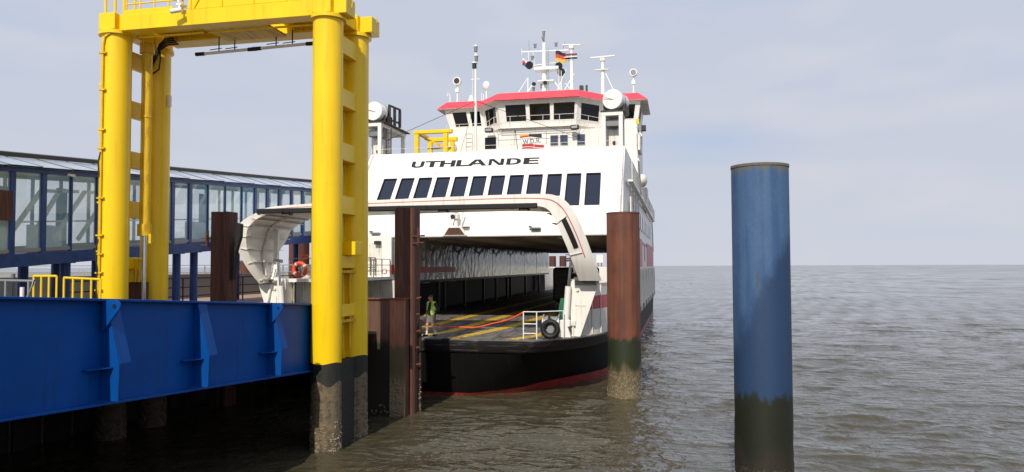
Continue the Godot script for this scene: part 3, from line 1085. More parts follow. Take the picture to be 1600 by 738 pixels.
func round_pile(called: String, label: String, c: Vector3, r: float, top: float, m: Material, turn: float, group: String, n: int) -> Node3D:
	var t := thing(called, label, "pile", c, group)
	var s := Sh.new()
	var seg := 48
	var rng := RandomNumberGenerator.new()
	rng.seed = int(r * 1000)
	var i0 := 0
	for j in 40:
		var y := top - (top + 0.6) * j / 39.0
		for i in seg + 1:
			var a := TAU * i / seg + turn
			var rough := 0.02 * smoothstep(2.6, 1.8, y) * sin(i * 5.1 + j * 2.3) * sin(i * 1.3 - j * 1.7) if i % seg else 0.0
			var o := Vector3(cos(a), 0, sin(a))
			s.pt(c + o * (r + rough) + Vector3.UP * y, o, Vector2(float(i) / seg, j / 39.0))
	for j in 39:
		for i in seg:
			var a := i0 + j * (seg + 1) + i
			s.face(a, a + 1, a + seg + 2); s.face(a, a + seg + 2, a + seg + 1)
	obj("shaft", s, m, t)
	s = Sh.new()
	s.lathe([Vector2(r + 0.012, top - 0.05), Vector2(r + 0.012, top + 0.01), Vector2(r - 0.05, top + 0.02), Vector2(r - 0.05, top - 0.2)], c, 48)
	obj("rim", s, M.rim if r < 0.65 else M.rust, t)
	s = Sh.new()
	s.disc(c + Vector3.UP * (top - 0.12), Vector3.UP, r - 0.04, 48)
	obj("cap", s, M.rust, t)
	if n > 0: barnacles(t, c, r, 1.0, n, int(r * 977))
	return t

func build_piles() -> void:
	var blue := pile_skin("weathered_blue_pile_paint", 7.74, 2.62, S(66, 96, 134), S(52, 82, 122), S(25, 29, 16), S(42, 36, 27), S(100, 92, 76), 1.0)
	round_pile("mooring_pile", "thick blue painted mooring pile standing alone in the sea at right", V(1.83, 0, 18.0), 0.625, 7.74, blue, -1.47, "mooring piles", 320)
	var rust := pile_skin("rust_pile_surface", 7.74, 2.45, S(112, 66, 47), S(88, 52, 39), S(34, 42, 16), S(98, 84, 62), S(166, 152, 126), 0.0)
	round_pile("mooring_pile", "bright rust-brown pile before the ferry's right bow corner", V(-2.28, 0, 32.7), 0.70, 7.74, rust, 0.4, "mooring piles", 520)
	var brown := pile_skin("brown_pile_surface", 7.74, 2.0, S(104, 58, 44), S(84, 48, 38), S(48, 44, 30), S(84, 74, 58), S(140, 130, 108), 0.0)
	round_pile("mooring_pile", "brown pile far back beyond the raised left visor leg", V(-29.0, 0, 54.7), 0.78, 7.74, brown, 0.0, "mooring piles", 0)
	round_pile("mooring_pile", "low brown pile half hidden behind the ferry's left visor leg", V(-28.3, 0, 46.0), 0.6, 5.9, brown, 1.0, "mooring piles", 0)
	# two box piles of welded sheet sections by the linkspan
	for k in 2:
		var x: float = -17.82 if k == 0 else -10.05
		var v := 27.4
		var t := thing("box_pile", ["dark brown box pile between the gantry's left legs and the visor", "dark brown box pile rising behind the right gantry leg"][k], "pile", V(x, 0, v), "box piles")
		var s := Sh.new()
		var poly := PackedVector2Array([Vector2(-0.43, 0.32), Vector2(-0.43, -0.2), Vector2(-0.34, -0.38), Vector2(0.02, -0.38), Vector2(0.1, -0.3), Vector2(0.2, -0.3), Vector2(0.26, -0.38), Vector2(0.34, -0.36), Vector2(0.4, -0.25), Vector2(0.4, 0.32)])
		s.prism(poly, V(x, -0.8, v), Vector3.RIGHT, V(0, 0, 1), 8.5)
		obj("shaft", s, M.rust, t)
		s = Sh.new()
		for e in 2:
			var y := 6.62 - e * 0.26
			var dir := -1.0 if k == 0 else 1.0
			s.bar(V(x + 0.3 * dir, y, v - 0.3), V(x + 0.78 * dir, y + 0.03, v - 0.3), 0.16, 0.05)
		s.tube(V(x + (0.55 if k else -0.55), 6.3, v - 0.3), V(x + (0.55 if k else -0.55), 6.95, v - 0.3), 0.06, 8)
		obj("bracket", s, M.rust, t)
		if k == 0:
			s = Sh.new()
			s.prism(PackedVector2Array([Vector2(0.42, 5.0), Vector2(0.5, 6.4), Vector2(0.72, 7.25), Vector2(0.86, 7.2), Vector2(0.84, 6.7), Vector2(0.62, 6.0), Vector2(0.54, 5.0)]), V(x, 0, v), Vector3.RIGHT, Vector3.UP, 0.2)
			obj("fender_strip", s, M.black, t)
	# the fender box round the right pile's foot
	var t := thing("fender_box", "wide rusty steel fender box with barnacled foot beside the right gantry leg", "fender", V(-10.7, 0, 26.9))
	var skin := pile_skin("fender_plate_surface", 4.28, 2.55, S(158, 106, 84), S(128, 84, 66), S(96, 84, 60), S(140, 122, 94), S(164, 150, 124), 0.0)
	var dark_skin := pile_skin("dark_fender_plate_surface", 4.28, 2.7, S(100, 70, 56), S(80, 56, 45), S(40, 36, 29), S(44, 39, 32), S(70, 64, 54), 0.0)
	var s := Sh.new()
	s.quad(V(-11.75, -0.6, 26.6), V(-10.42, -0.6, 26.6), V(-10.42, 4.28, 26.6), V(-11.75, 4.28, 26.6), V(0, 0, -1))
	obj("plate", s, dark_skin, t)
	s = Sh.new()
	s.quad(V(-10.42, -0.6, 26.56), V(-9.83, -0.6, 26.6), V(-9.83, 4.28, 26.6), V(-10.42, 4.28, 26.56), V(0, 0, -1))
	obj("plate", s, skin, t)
	s = Sh.new()
	s.quad(V(-9.83, -0.6, 26.6), V(-9.83, -0.6, 27.0), V(-9.83, 4.28, 27.0), V(-9.83, 4.28, 26.6), Vector3.RIGHT)
	s.quad(V(-11.75, -0.6, 26.6), V(-11.75, -0.6, 27.0), V(-11.75, 4.28, 27.0), V(-11.75, 4.28, 26.6), Vector3.LEFT)
	obj("plate", s, M.rust, t)
	s = Sh.new()
	s.span(V(-11.78, 4.28, 26.52), V(-9.8, 4.32, 27.06))
	obj("top_plate", s, M.rust_bright, t)
	flat_barnacles(t, V(-10.42, 0, 26.555), Vector3(0.58, 0, 0), V(0, 0, -1), 1.5, 170, 3)
	flat_barnacles(t, V(-11.75, 0, 26.595), Vector3(1.3, 0, 0), V(0, 0, -1), 0.5, 40, 4)
	# the narrow ladder pile on its right
	var l := thing("ladder_pile", "narrow dark pile with rungs at the fender box's right edge", "pile", V(-9.62, 0, 27.4))
	s = Sh.new()
	s.span(V(-9.74, -0.8, 27.2), V(-9.66, 4.6, 27.6))
	s.span(V(-9.6, -0.8, 27.5), V(-9.54, 3.3, 27.6))
	s.span(V(-9.7, -0.8, 27.55), V(-9.56, 3.3, 27.6))
	obj("channel", s, M.sheet, l)
	for k in 5:
		s = Sh.new()
		var y := 1.8 + k * 0.62
		s.bar(V(-9.74, y, 27.3), V(-9.46 - 0.08 * (k % 2), y + 0.06, 27.3), 0.06, 0.05)
		obj("rung", s, M.rust_bright, l)
	flat_barnacles(l, V(-9.6, 0, 27.49), Vector3(0.06, 0, 0), V(0, 0, -1), 1.4, 22, 5)

# ---------------------------------------------------------------- the ferry
const XC := -11.1
const MID := 68.0
const DK := 2.4

func outline(half: Array, y: float, mirrored: bool) -> Array:
	# half: (half width, v) from the bow centre aft; returns the port-to-starboard run round that end
	var r: Array = []
	for i in range(half.size() - 1, -1, -1):
		r.append(V(XC - half[i].x, y, (2 * MID - half[i].y) if mirrored else half[i].y))
	for i in half.size():
		r.append(V(XC + half[i].x, y, (2 * MID - half[i].y) if mirrored else half[i].y))
	return r

func smooth_half(h: Array) -> Array:
	# keeps the flat bow plate and rounds the shoulder behind it
	var c := Curve2D.new()
	for i in range(1, h.size()):
		var d: Vector2 = (h[mini(i + 1, h.size() - 1)] - h[maxi(i - 1, 1)]) * 0.18
		if i == 1: d = Vector2.ZERO
		c.add_point(h[i], -d, d)
	var r: Array = [h[0], h[0].lerp(h[1], 0.5)]
	for k in 15: r.append(c.sample_baked(c.get_baked_length() * k / 14.0))
	return r

func build_ferry() -> void:
	var t := thing("car_ferry", "white double-ended car ferry with black hull, red bridge roof and raised bow visor", "ferry", V(XC, 0, MID))
	ferry_hull(t)
	ferry_deckhouse(t)
	ferry_front(t)
	ferry_bridge(t)
	ferry_masts(t)
	ferry_visor(t)
	ferry_bow(t)

func ferry_hull(t: Node) -> void:
	var dk := smooth_half([Vector2(0, 31.2), Vector2(5.25, 31.2), Vector2(6.4, 32.1), Vector2(7.3, 33.6), Vector2(7.85, 35.8), Vector2(8.12, 39), Vector2(8.2, 46)])
	var wl := smooth_half([Vector2(0, 31.5), Vector2(2.2, 31.5), Vector2(4.2, 32.7), Vector2(5.9, 34.8), Vector2(7.3, 37.6), Vector2(7.95, 41), Vector2(8.2, 46)])
	var at := func(k: float, grow: float) -> Array:
		var r: Array = []
		for i in dk.size(): r.append(wl[i].lerp(dk[i], k) + Vector2(grow * minf(1.0, dk[i].x / 5.0), -grow))
		return r
	for part in 3:
		var s := Sh.new()
		var ys: Array = [[-0.8, -0.3, 0.2], [0.2, 0.7, 1.2, 1.6, 1.92], [1.84, 1.90, 2.34, 2.405]][part]
		var grow: Array = [[0, 0, 0], [0, 0, 0, 0, 0], [0.0, 0.1, 0.12, 0.06]][part]
		for m in [false, true]:
			var rows: Array = []
			for j in ys.size():
				var r: Array = outline(at.call(clampf(ys[j] / 2.4, -0.3, 1.0), grow[j]), ys[j], m)
				if ys[j] == 0.2:   # the boot topping rises from the stem to the shoulders
					for i in r.size(): r[i].y = 0.1 + 0.29 * smoothstep(31.3, 34.5, 68.0 - absf(-r[i].z - 68.0))
				rows.append(r)
			s.sheet(rows, V(0, 0.2, -1 if not m else 1), 6.0, 1.0)
		# parallel middle body
		for sg in [-1.0, 1.0]:
			var rows: Array = []
			for j in ys.size():
				var r: Array = []
				for k in 13: r.append(V(XC + sg * (8.2 + grow[j]), ys[j] if ys[j] != 0.2 else 0.34, 46.0 + (2 * MID - 92.0) * k / 12.0))
				rows.append(r)
			s.sheet(rows, Vector3(sg, 0, 0), 12.0, 1.0)
		obj(["boot_topping", "hull", "rubbing_strake"][part], s, [M.boot, M.hull, M.strake][part], t)
	# car deck as one sheet from end to end
	var poly := PackedVector2Array()
	for p in outline(dk, DK, false): poly.append(Vector2(p.x, p.z))
	var back := outline(dk, DK, true)
	back.reverse()
	for p in back: poly.append(Vector2(p.x, p.z))
	var s := Sh.new()
	s.prism(poly, Vector3(0, DK - 0.05, 0), Vector3.RIGHT, Vector3(0, 0, 1), -0.058)
	obj("car_deck", s, M.deck, t)
	# lane stripes, flared towards the bow
	var lanes := [
		[Vector2(-11.35, 31.7), Vector2(-10.62, 34.8), Vector2(-10.55, 38.0), Vector2(-10.5, 44.5), Vector2(-10.5, 92.0)],
		[Vector2(-9.5, 31.35), Vector2(-8.95, 34.4), Vector2(-8.5, 37.5), Vector2(-8.0, 44.7), Vector2(-7.8, 92.0)],
		[Vector2(-6.9, 31.4), Vector2(-6.1, 33.4), Vector2(-5.6, 37.0), Vector2(-5.2, 44.5), Vector2(-5.1, 92.0)],
		[Vector2(-13.2, 33.0), Vector2(-12.6, 36.8), Vector2(-12.6, 44.5), Vector2(-12.6, 92.0)]]
	for l in lanes:
		s = Sh.new()
		for side in 1:
			var rows: Array = [[], []]
			for p in l:
				rows[0].append(V(p.x - 0.3, DK + 0.012, p.y)); rows[1].append(V(p.x + 0.3, DK + 0.012, p.y))
			s.sheet(rows, Vector3.UP)
		obj("lane_stripe", s, M.stripe, t)

func ferry_deckhouse(t: Node) -> void:
	var xp := XC - 8.2
	var xs := XC + 8.2
	# deckhead over the car deck
	var s := Sh.new()
	s.span(V(xp + 0.02, 7.2, 41.62), V(xs - 0.02, 7.5, 94.7))
	obj("deckhead", s, M.soffit, t)
	for k in 22:
		s = Sh.new()
		s.span(V(-15.4, 7.03, 43.0 + k * 2.35), V(xs - 0.6, 7.2, 43.14 + k * 2.35))
		obj("deckhead_beam", s, M.soffit, t)
	# starboard side: wall with red blocks, pillars below
	var side := PackedVector2Array([Vector2(41.2, 7.2), Vector2(45.85, 12.65), Vector2(90.1, 12.65), Vector2(94.8, 7.2)])
	for x in [xs, xp]:
		var out := 1.0 if x == xs else -1.0
		s = Sh.new()
		s.prism(side, Vector3(x - 0.12 * out, 0, 0), V(0, 0, 1), Vector3.UP, -0.12 * out)
		obj("side_wall", s, M.white, t)
		var holes: Array = []
		for k in 9: holes.append(Rect2(0.035 + k * 0.107, 0.18, 0.075, 0.42))
		s = Sh.new()
		s.wall(V(x, 2.0, 42.5), V(x, 2.0, 93.5), V(x, 7.2, 93.5), V(x, 7.2, 42.5), holes, 0.5, Vector3(out, 0, 0))
		obj("side_casing", s, M.white_worn, t)
		for q in [[44.0, 63.5], [73.5, 90.5]]:
			s = Sh.new()
			s.span(V(x + 0.004 * out, 5.42, q[0]), V(x + 0.03 * out, 7.6, q[1]))
			obj("red_block", s, M.red, t)
		for k in 10:
			s = Sh.new()
			var v := 43.2 + k * 5.45
			s.prism(PackedVector2Array([Vector2(0, 1.95), Vector2(0.2, 2.1), Vector2(0.18, 5.2), Vector2(0, 5.3)]), V(x, 0, v), Vector3(out, 0, 0), Vector3.UP, 0.4)
			obj("side_rib", s, M.white, t)
		s = Sh.new()
		s.span(V(x, 10.55, 46), V(x + 0.3 * out, 10.68, 90))
		obj("ledge", s, M.white, t)
		s = Sh.new()
		railing(s, [V(x + 0.26 * out, 10.68, 46), V(x + 0.26 * out, 10.68, 90)], 1.1, 3, 1.6, 0.03)
		obj("side_railing", s, M.white_clean, t)
		for k in 4:
			s = Sh.new()
			var v := 47.0 + k * 3.1
			s.tube(V(x + 0.1 * out, 7.3, v), V(x + 0.1 * out, 10.5, v), 0.06, 8)
			obj("down_pipe", s, M.white_worn, t)
		for k in 12:
			s = Sh.new()
			s.span(V(x - 0.02, 8.4, 49.0 + k * 3.2), V(x + 0.02 * out, 9.6, 50.4 + k * 3.2))
			obj("side_window", s, M.glass, t)
		# sloping ladder and canister rack amidships
		s = Sh.new()
		for e in 2:
			s.bar(V(x + 0.35 * out, 12.7, 52.0 + e * 0.7), V(x + 0.35 * out, 10.7, 55.2 + e * 0.7), 0.06, 0.2)
		obj("side_stair", s, M.white_worn, t)
		s = Sh.new()
		s.span(V(x - 0.3 * out, 10.7, 68), V(x + 0.3 * out, 12.4, 70.5), 0.05)
		s.span(V(x - 0.3 * out, 10.7, 72), V(x + 0.25 * out, 11.9, 76), 0.05)
		obj("locker", s, M.white_worn, t)
	# emblem on the white gap between the red blocks
	s = Sh.new()
	s.tube(V(xs + 0.01, 6.6, 68.5), V(xs + 0.03, 6.6, 68.5), 0.75, 20)
	obj("emblem", s, M.steel, t)
	# port casing with a hanging upper part over a dark recess
	s = Sh.new()
	s.span(V(xp + 0.12, 4.62, 41.3), V(-15.9, 7.19, 94.6))
	obj("inner_wall", s, M.grey_wall, t)
	for k in 7:
		s = Sh.new()
		s.span(V(-15.9, 4.64, 44.0 + k * 7.0), V(-15.885, 7.15, 44.05 + k * 7.0))
		obj("wall_seam", s, M.grey_wall, t)
	s = Sh.new()
	s.span(V(-15.905, 5.08, 41.32), V(-15.885, 5.46, 53.5))
	obj("red_band", s, M.red, t)
	s = Sh.new()
	s.span(V(-16.1, 4.45, 41.6), V(-15.84, 4.62, 94.3))
	obj("wall_foot_beam", s, M.dark, t)
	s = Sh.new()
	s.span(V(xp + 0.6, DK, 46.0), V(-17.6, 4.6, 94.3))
	obj("recess_wall", s, M.hull, t)  # painted black to stand for the unlit recess
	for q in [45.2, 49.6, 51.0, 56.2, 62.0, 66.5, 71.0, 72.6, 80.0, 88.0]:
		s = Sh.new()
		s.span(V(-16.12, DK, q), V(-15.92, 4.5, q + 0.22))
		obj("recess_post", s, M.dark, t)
	for k in 5:
		s = Sh.new()
		s.span(V(-16.4, 4.4, 44.2 + k * 3.1), V(-16.2, 4.46, 45.4 + k * 3.1))
		obj("tube_fitting", s, M.white_worn, t)
	s = Sh.new()
	s.span(V(xp + 0.1, DK, 41.0), V(-15.7, 4.7, 41.3))
	obj("casing_front", s, M.white_worn, t)
	# starboard casing lining
	s = Sh.new()
	s.span(V(xs - 0.75, 5.6, 43.0), V(xs - 0.52, 7.19, 93.5))
	obj("inner_wall", s, M.grey_wall, t)
	# open stern with its white bulwark and deck end
	s = Sh.new()
	s.span(V(xp + 0.6, DK, 101.5), V(xs - 0.6, 5.36, 101.9))
	obj("stern_visor", s, M.white, t)
	s = Sh.new()
	s.span(V(xp + 0.3, DK, 94.6), V(-16.4, 5.3, 101.5))
	obj("stern_bulwark", s, M.white, t)
	s = Sh.new()
	s.span(V(xs - 0.5, DK, 94.6), V(xs - 0.2, 5.3, 101.5))
	obj("stern_bulwark", s, M.white, t)
	# upper deck behind the sloped front, and the same slope at the stern
	s = Sh.new()
	s.span(V(xp + 0.12, 11.75, 45.9), V(xs - 0.12, 11.85, 90.1))
	obj("upper_deck", s, M.deck, t)
	s = Sh.new()
	s.quad(V(xp, 7.2, 94.8), V(xs, 7.2, 94.8), V(xs, 12.65, 90.15), V(xp, 12.65, 90.15), V(0, 0.5, 1))
	obj("stern_front", s, M.white, t)
	s = Sh.new()
	s.span(V(xp + 1.0, 11.85, 70), V(xs - 1.0, 15.0, 84))
	obj("aft_deckhouse", s, M.white, t)

func ferry_front(t: Node) -> void:
	# the sloped lounge front: lower edge y 7.2 at v 41.2, upper edge y 12.65 at v 45.85
	var a := V(XC - 8.2, 7.2, 41.2)
	var b := V(XC + 8.2, 7.2, 41.2)
	var c := V(XC + 8.0, 12.65, 45.85)
	var d := V(XC - 8.2, 12.65, 45.85)
	var holes: Array = []
	var fy := func(y): return (y - 7.2) / 5.45
	for i in 12:
		var x0: float = -17.77 + 1.155 * i
		var lo: float = fy.call(9.52 if i < 10 else 8.9)
		holes.append(Rect2((x0 - a.x) / 16.4, lo, 0.84 / 16.4, fy.call(10.93) - lo))
	windows(t, "lounge_front", M.white, a, b, c, d, holes, 0.1, V(0, 0.65, -0.76), M.glass, M.letter, 0.05, 0.015)
	var up := (d - a).normalized()
	var out := V(0, 0.65, -0.76).normalized()
	out = (b - a).cross(d - a).normalized()
	if out.y < 0: out = -out
	var on := func(x, y): return V(x, y, 41.2 + (y - 7.2) * 0.8532)
	# top and bottom edges
	var s := Sh.new()
	s.bar(d + V(0, 0.02, 0.05), c + V(0, 0.02, 0.05), 0.14, 0.06)
	obj("front_coaming", s, M.white, t)
	s = Sh.new()
	s.span(V(XC - 8.15, 7.16, 41.22), V(XC + 8.15, 7.198, 41.62))
	obj("lower_edge", s, M.white, t)
	# thin handrail above the windows
	s = Sh.new()
	s.tube(on.call(-17.9, 11.18) + out * 0.12, on.call(-4.1, 11.18) + out * 0.12, 0.014, 6)
	for i in 13: s.tube(on.call(-17.9 + 1.15 * i, 11.18), on.call(-17.9 + 1.15 * i, 11.18) + out * 0.13, 0.018, 6)
	obj("grab_rail", s, M.white_worn, t)
	# the name, letter by letter
	var xs := [[-16.28, -15.45], [-15.42, -14.42], [-14.42, -13.42], [-13.36, -12.56], [-12.66, -11.40], [-11.30, -10.32], [-10.18, -9.26], [-9.12, -8.14]]
	var font := SystemFont.new()
	font.font_names = PackedStringArray(["Droid Sans"])
	font.font_weight = 700
	for i in 8:
		var tm := TextMesh.new()
		tm.font = font
		tm.text = "UTHLANDE"[i]
		tm.font_size = 64
		tm.pixel_size = 0.01
		tm.depth = 0.04
		var bb := tm.get_aabb()
		var o := MeshInstance3D.new()
		o.name = numbered("letter", t)
		o.mesh = tm
		o.material_override = M.letter
		var w: float = xs[i][1] - xs[i][0]
		var hh := 0.56
		var sx := (w - 0.03) / bb.size.x
		var sy := hh / bb.size.y
		o.basis = Basis(Vector3.RIGHT * sx, up * sy, out)
		var mid: Vector3 = on.call((xs[i][0] + xs[i][1]) / 2, 11.86) + out * 0.012
		o.position = mid - world_of(t) - o.basis * (bb.position + bb.size / 2)
		t.add_child(o, true)
	# floodlight hood and searchlight over the bow opening
	s = Sh.new()
	s.prism(PackedVector2Array([Vector2(-12.98, 7.22), Vector2(-11.55, 7.22), Vector2(-11.9, 7.72), Vector2(-12.7, 7.72)]), V(0, 0, 41.75), Vector3.RIGHT, Vector3.UP, 0.62)
	var hood := obj("light_hood", s, M.white, t)
	s = Sh.new()
	s.prism(PackedVector2Array([Vector2(-12.88, 7.25), Vector2(-11.68, 7.25), Vector2(-11.98, 7.66), Vector2(-12.62, 7.66)]), V(0, 0, 41.14), Vector3.RIGHT, Vector3.UP, 0.015)
	obj("hood_opening", s, M.rust, hood)
	s = Sh.new()
	s.span(V(-12.7, 7.72, 41.2), V(-11.5, 7.75, 41.9))
	s.tube(V(-12.3, 7.75, 41.5), V(-12.3, 8.6, 41.5), 0.12, 10)
	s.span(V(-12.6, 8.15, 41.3), V(-12.1, 8.45, 41.7), 0.03)
	s.tube(V(-12.0, 7.75, 41.5), V(-11.95, 8.7, 41.7), 0.05, 8)
	obj("searchlight_stand", s, M.white_worn, t)
	s = Sh.new()
	s.tube(V(-12.42, 8.3, 41.28), V(-12.42, 8.3, 41.22), 0.13, 12)
	obj("searchlight_lens", s, M.dark, t)
	for q in [[-17.06, 7.36], [-7.66, 7.52]]:
		s = Sh.new()
		s.span(V(q[0] - 0.28, q[1], 41.1), V(q[0] + 0.28, q[1] + 0.1, 41.5), 0.02)
		s.span(V(q[0] - 0.4, q[1] + 0.1, 41.25), V(q[0] - 0.25, q[1] + 0.2, 41.5))
		obj("light_fitting", s, M.steel, t)
	# port cabin front on the upper step
	var w := V(XC - 8.2, 4.95, 41.0)
	s = Sh.new()
	s.span(V(XC - 8.2, 4.75, 40.9), V(-15.95, 7.18, 41.25))
	obj("cabin_front", s, M.white, t)
	s = Sh.new()
	s.span(V(-17.3, 5.05, 40.86), V(-16.55, 6.85, 40.9), 0.01)
	obj("door", s, M.white_worn, t)
	s = Sh.new()
	s.span(V(-16.9, 6.75, 40.6), V(-16.55, 6.95, 40.88), 0.02)
	obj("wall_lamp", s, M.dark, t)
	s = Sh.new()
	s.tube(V(-16.35, 5.22, 40.88), V(-16.35, 5.22, 40.86), 0.15, 20)
	var sg := obj("round_sign", s, M.red, t)
	s = Sh.new()
	s.tube(V(-16.35, 5.22, 40.86), V(-16.35, 5.22, 40.85), 0.11, 20)
	obj("sign_face", s, M.white_clean, sg)
	s = Sh.new()
	for x in [-17.5, -17.15, -16.85]: s.tube(V(x, 4.95, 40.7), V(x, 6.0, 40.7), 0.03, 6)
	s.tube(V(-17.5, 6.0, 40.7), V(-16.85, 6.0, 40.7), 0.025, 6)
	s.tube(V(-17.5, 5.45, 40.7), V(-16.85, 5.45, 40.7), 0.025, 6)
	obj("door_rail", s, M.dark, t)
	s = Sh.new()
	s.span(V(-15.98, 5.05, 40.88), V(-15.93, 5.6, 41.3))
	obj("red_edge", s, M.red, t)

func ferry_bridge(t: Node) -> void:
	# house below the bridge
	var a := V(-18.3, 11.85, 59.0)
	var b := V(-2.95, 11.85, 59.0)
	var holes: Array = []
	var rx := func(x0, x1, y0, y1): return Rect2((x0 + 18.3) / 15.35, (y0 - 11.85) / 4.35, (x1 - x0) / 15.35, (y1 - y0) / 4.35)
	for q in [[-15.05, -14.15, 14.9, 15.8], [-9.72, -9.12, 14.98, 15.77], [-8.95, -8.35, 14.98, 15.77], [-7.6, -7.0, 14.95, 15.77]]:
		holes.append(rx.call(q[0], q[1], q[2], q[3]))
	windows(t, "house_front", M.white, a, b, V(-2.95, 16.2, 59.0), V(-18.3, 16.2, 59.0), [holes[0]], 0.15, V(0, 0, -1), M.glass_black, M.letter, 0.05, 0.02)
	# three more windows, blue-grey: the same wall, so frames and panes only
	for i in range(1, 4):
		var h: Rect2 = holes[i]
		var x0: float = -18.3 + h.position.x * 15.35
		var x1: float = x0 + h.size.x * 15.35
		var y0: float = 11.85 + h.position.y * 4.35
		var y1: float = y0 + h.size.y * 4.35
		var f := Sh.new()
		f.span(V(x0 - 0.05, y0 - 0.05, 58.96), V(x1 + 0.05, y1 + 0.05, 59.0), 0.01)
		var w := obj("window", f, M.white_worn, t)
		var g := Sh.new()
		g.span(V(x0, y0, 58.945), V(x1, y1, 58.965))
		obj("pane", g, M.glass_grey, w)
	var s := Sh.new()
	s.span(V(-18.3, 11.85, 59.16), V(-18.15, 16.2, 67.5))
	s.span(V(-3.1, 11.85, 59.16), V(-2.95, 16.2, 67.5))
	s.span(V(-18.3, 11.85, 67.5), V(-2.95, 18.5, 67.65))
	s.span(V(-18.3, 16.05, 59.16), V(-2.95, 16.19, 67.5))
	obj("house_wall", s, M.white, t)
	# bridge walls lean outward towards the roof
	var plan := [Vector2(-18.95, 66), Vector2(-18.95, 60.5), Vector2(-15.7, 60.5), Vector2(-13.9, 58.5), Vector2(-7.5, 58.5), Vector2(-5.7, 60.5), Vector2(-2.75, 60.5), Vector2(-2.75, 66)]
	var foot := [Vector2(-18.25, 66), Vector2(-18.25, 61.0), Vector2(-15.5, 61.0), Vector2(-13.7, 58.95), Vector2(-7.7, 58.95), Vector2(-5.9, 61.0), Vector2(-3.15, 61.0), Vector2(-3.15, 66)]
	var panes := [
		[Rect2(0.1, 0.45, 0.35, 0.45)],
		[Rect2(0.18, 0.44, 0.40, 0.48), Rect2(0.655, 0.44, 0.29, 0.48)],
		[Rect2(0.16, 0.38, 0.70, 0.52)],
		[Rect2(0.085, 0.38, 0.275, 0.53), Rect2(0.394, 0.38, 0.274, 0.53), Rect2(0.70, 0.38, 0.277, 0.53)],
		[Rect2(0.13, 0.38, 0.74, 0.52)],
		[Rect2(0.06, 0.46, 0.3, 0.46), Rect2(0.44, 0.46, 0.45, 0.46)],
		[Rect2(0.1, 0.45, 0.35, 0.45)]]
	for i in 7:
		var p: Vector2 = foot[i]; var q: Vector2 = foot[i + 1]
		var pt: Vector2 = plan[i]; var qt: Vector2 = plan[i + 1]
		var mid := (p + q) / 2
		var out := V(mid.x - XC, 0, (mid.y - 64.0) * 2.0)
		if i == 0: out = Vector3.LEFT
		if i == 6: out = Vector3.RIGHT
		windows(t, "bridge_wall", M.white, V(p.x, 15.95, p.y), V(q.x, 15.95, q.y), V(qt.x, 18.54, qt.y), V(pt.x, 18.54, pt.y), panes[i], 0.1, out, M.glass_black, M.white, 0.06, 0.025)
	# roof: red sloping fascia, white underside, grey ends
	var lowp := [Vector2(-19.5, 66.5), Vector2(-19.5, 60.2), Vector2(-15.9, 60.1), Vector2(-14.1, 58.05), Vector2(-7.3, 58.05), Vector2(-5.5, 60.1), Vector2(-2.2, 60.2), Vector2(-2.2, 66.5)]
	var highp := [Vector2(-18.8, 66), Vector2(-18.8, 60.7), Vector2(-15.65, 60.7), Vector2(-13.85, 58.5), Vector2(-7.55, 58.5), Vector2(-5.75, 60.7), Vector2(-2.95, 60.7), Vector2(-2.95, 66)]
	for i in 7:
		s = Sh.new()
		var p: Vector2 = lowp[i]; var q: Vector2 = lowp[i + 1]; var r: Vector2 = highp[i + 1]; var u: Vector2 = highp[i]
		s.quad(V(p.x, 18.58, p.y), V(q.x, 18.58, q.y), V(r.x, 19.22, r.y), V(u.x, 19.22, u.y), V((p.x + q.x) / 2 - XC, 3, (p.y + q.y) / 2 - 68.0))
		s.quad(V(p.x, 18.52, p.y), V(q.x, 18.52, q.y), V(q.x, 18.58, q.y), V(p.x, 18.58, p.y), V((p.x + q.x) / 2 - XC, 0, (p.y + q.y) / 2 - 68.0))
		obj("roof_fascia", s, M.roof_red, t)
	var low := PackedVector2Array()
	var high := PackedVector2Array()
	for i in 8:
		low.append(Vector2(lowp[i].x, -lowp[i].y)); high.append(Vector2(highp[i].x, -highp[i].y))
	s = Sh.new()
	s.prism(low, Vector3(0, 18.53, 0), Vector3.RIGHT, Vector3(0, 0, 1), -0.05)
	obj("roof_underside", s, M.white_worn, t)
	s = Sh.new()
	s.prism(high, Vector3(0, 19.17, 0), Vector3.RIGHT, Vector3(0, 0, 1), -0.06)
	obj("roof_top", s, M.white_worn, t)
	# gallery and rail below the windows
	s = Sh.new()
	for i in 7: s.bar(V(foot[i].x, 16.45, foot[i].y - 0.15), V(foot[i + 1].x, 16.45, foot[i + 1].y - 0.15), 0.3, 0.05)
	obj("gallery", s, M.white_worn, t)
	s = Sh.new()
	railing(s, [V(-18.6, 16.2, 60.0), V(-15.3, 16.2, 60.0), V(-14.0, 16.2, 57.7), V(-7.5, 16.2, 57.7), V(-5.9, 16.2, 60.0), V(-4.6, 16.2, 60.0)], 0.98, 2, 1.3, 0.022)
	obj("gallery_railing", s, M.white_worn, t)
	# deck rail on the front coaming
	s = Sh.new()
	railing(s, [V(-18.7, 12.65, 46.1), V(-3.6, 12.65, 46.1)], 0.42, 1, 1.6, 0.016)
	obj("front_railing", s, M.white_worn, t)
	# ladder, floodlights, horn
	s = Sh.new()
	for x in [-16.62, -16.1]: s.bar(V(x, 12.0, 58.9), V(x, 16.6, 58.9), 0.05, 0.05)
	for k in 12: s.bar(V(-16.62, 12.4 + k * 0.35, 58.9), V(-16.1, 12.4 + k * 0.35, 58.9), 0.03, 0.03)
	obj("ladder", s, M.white_worn, t)
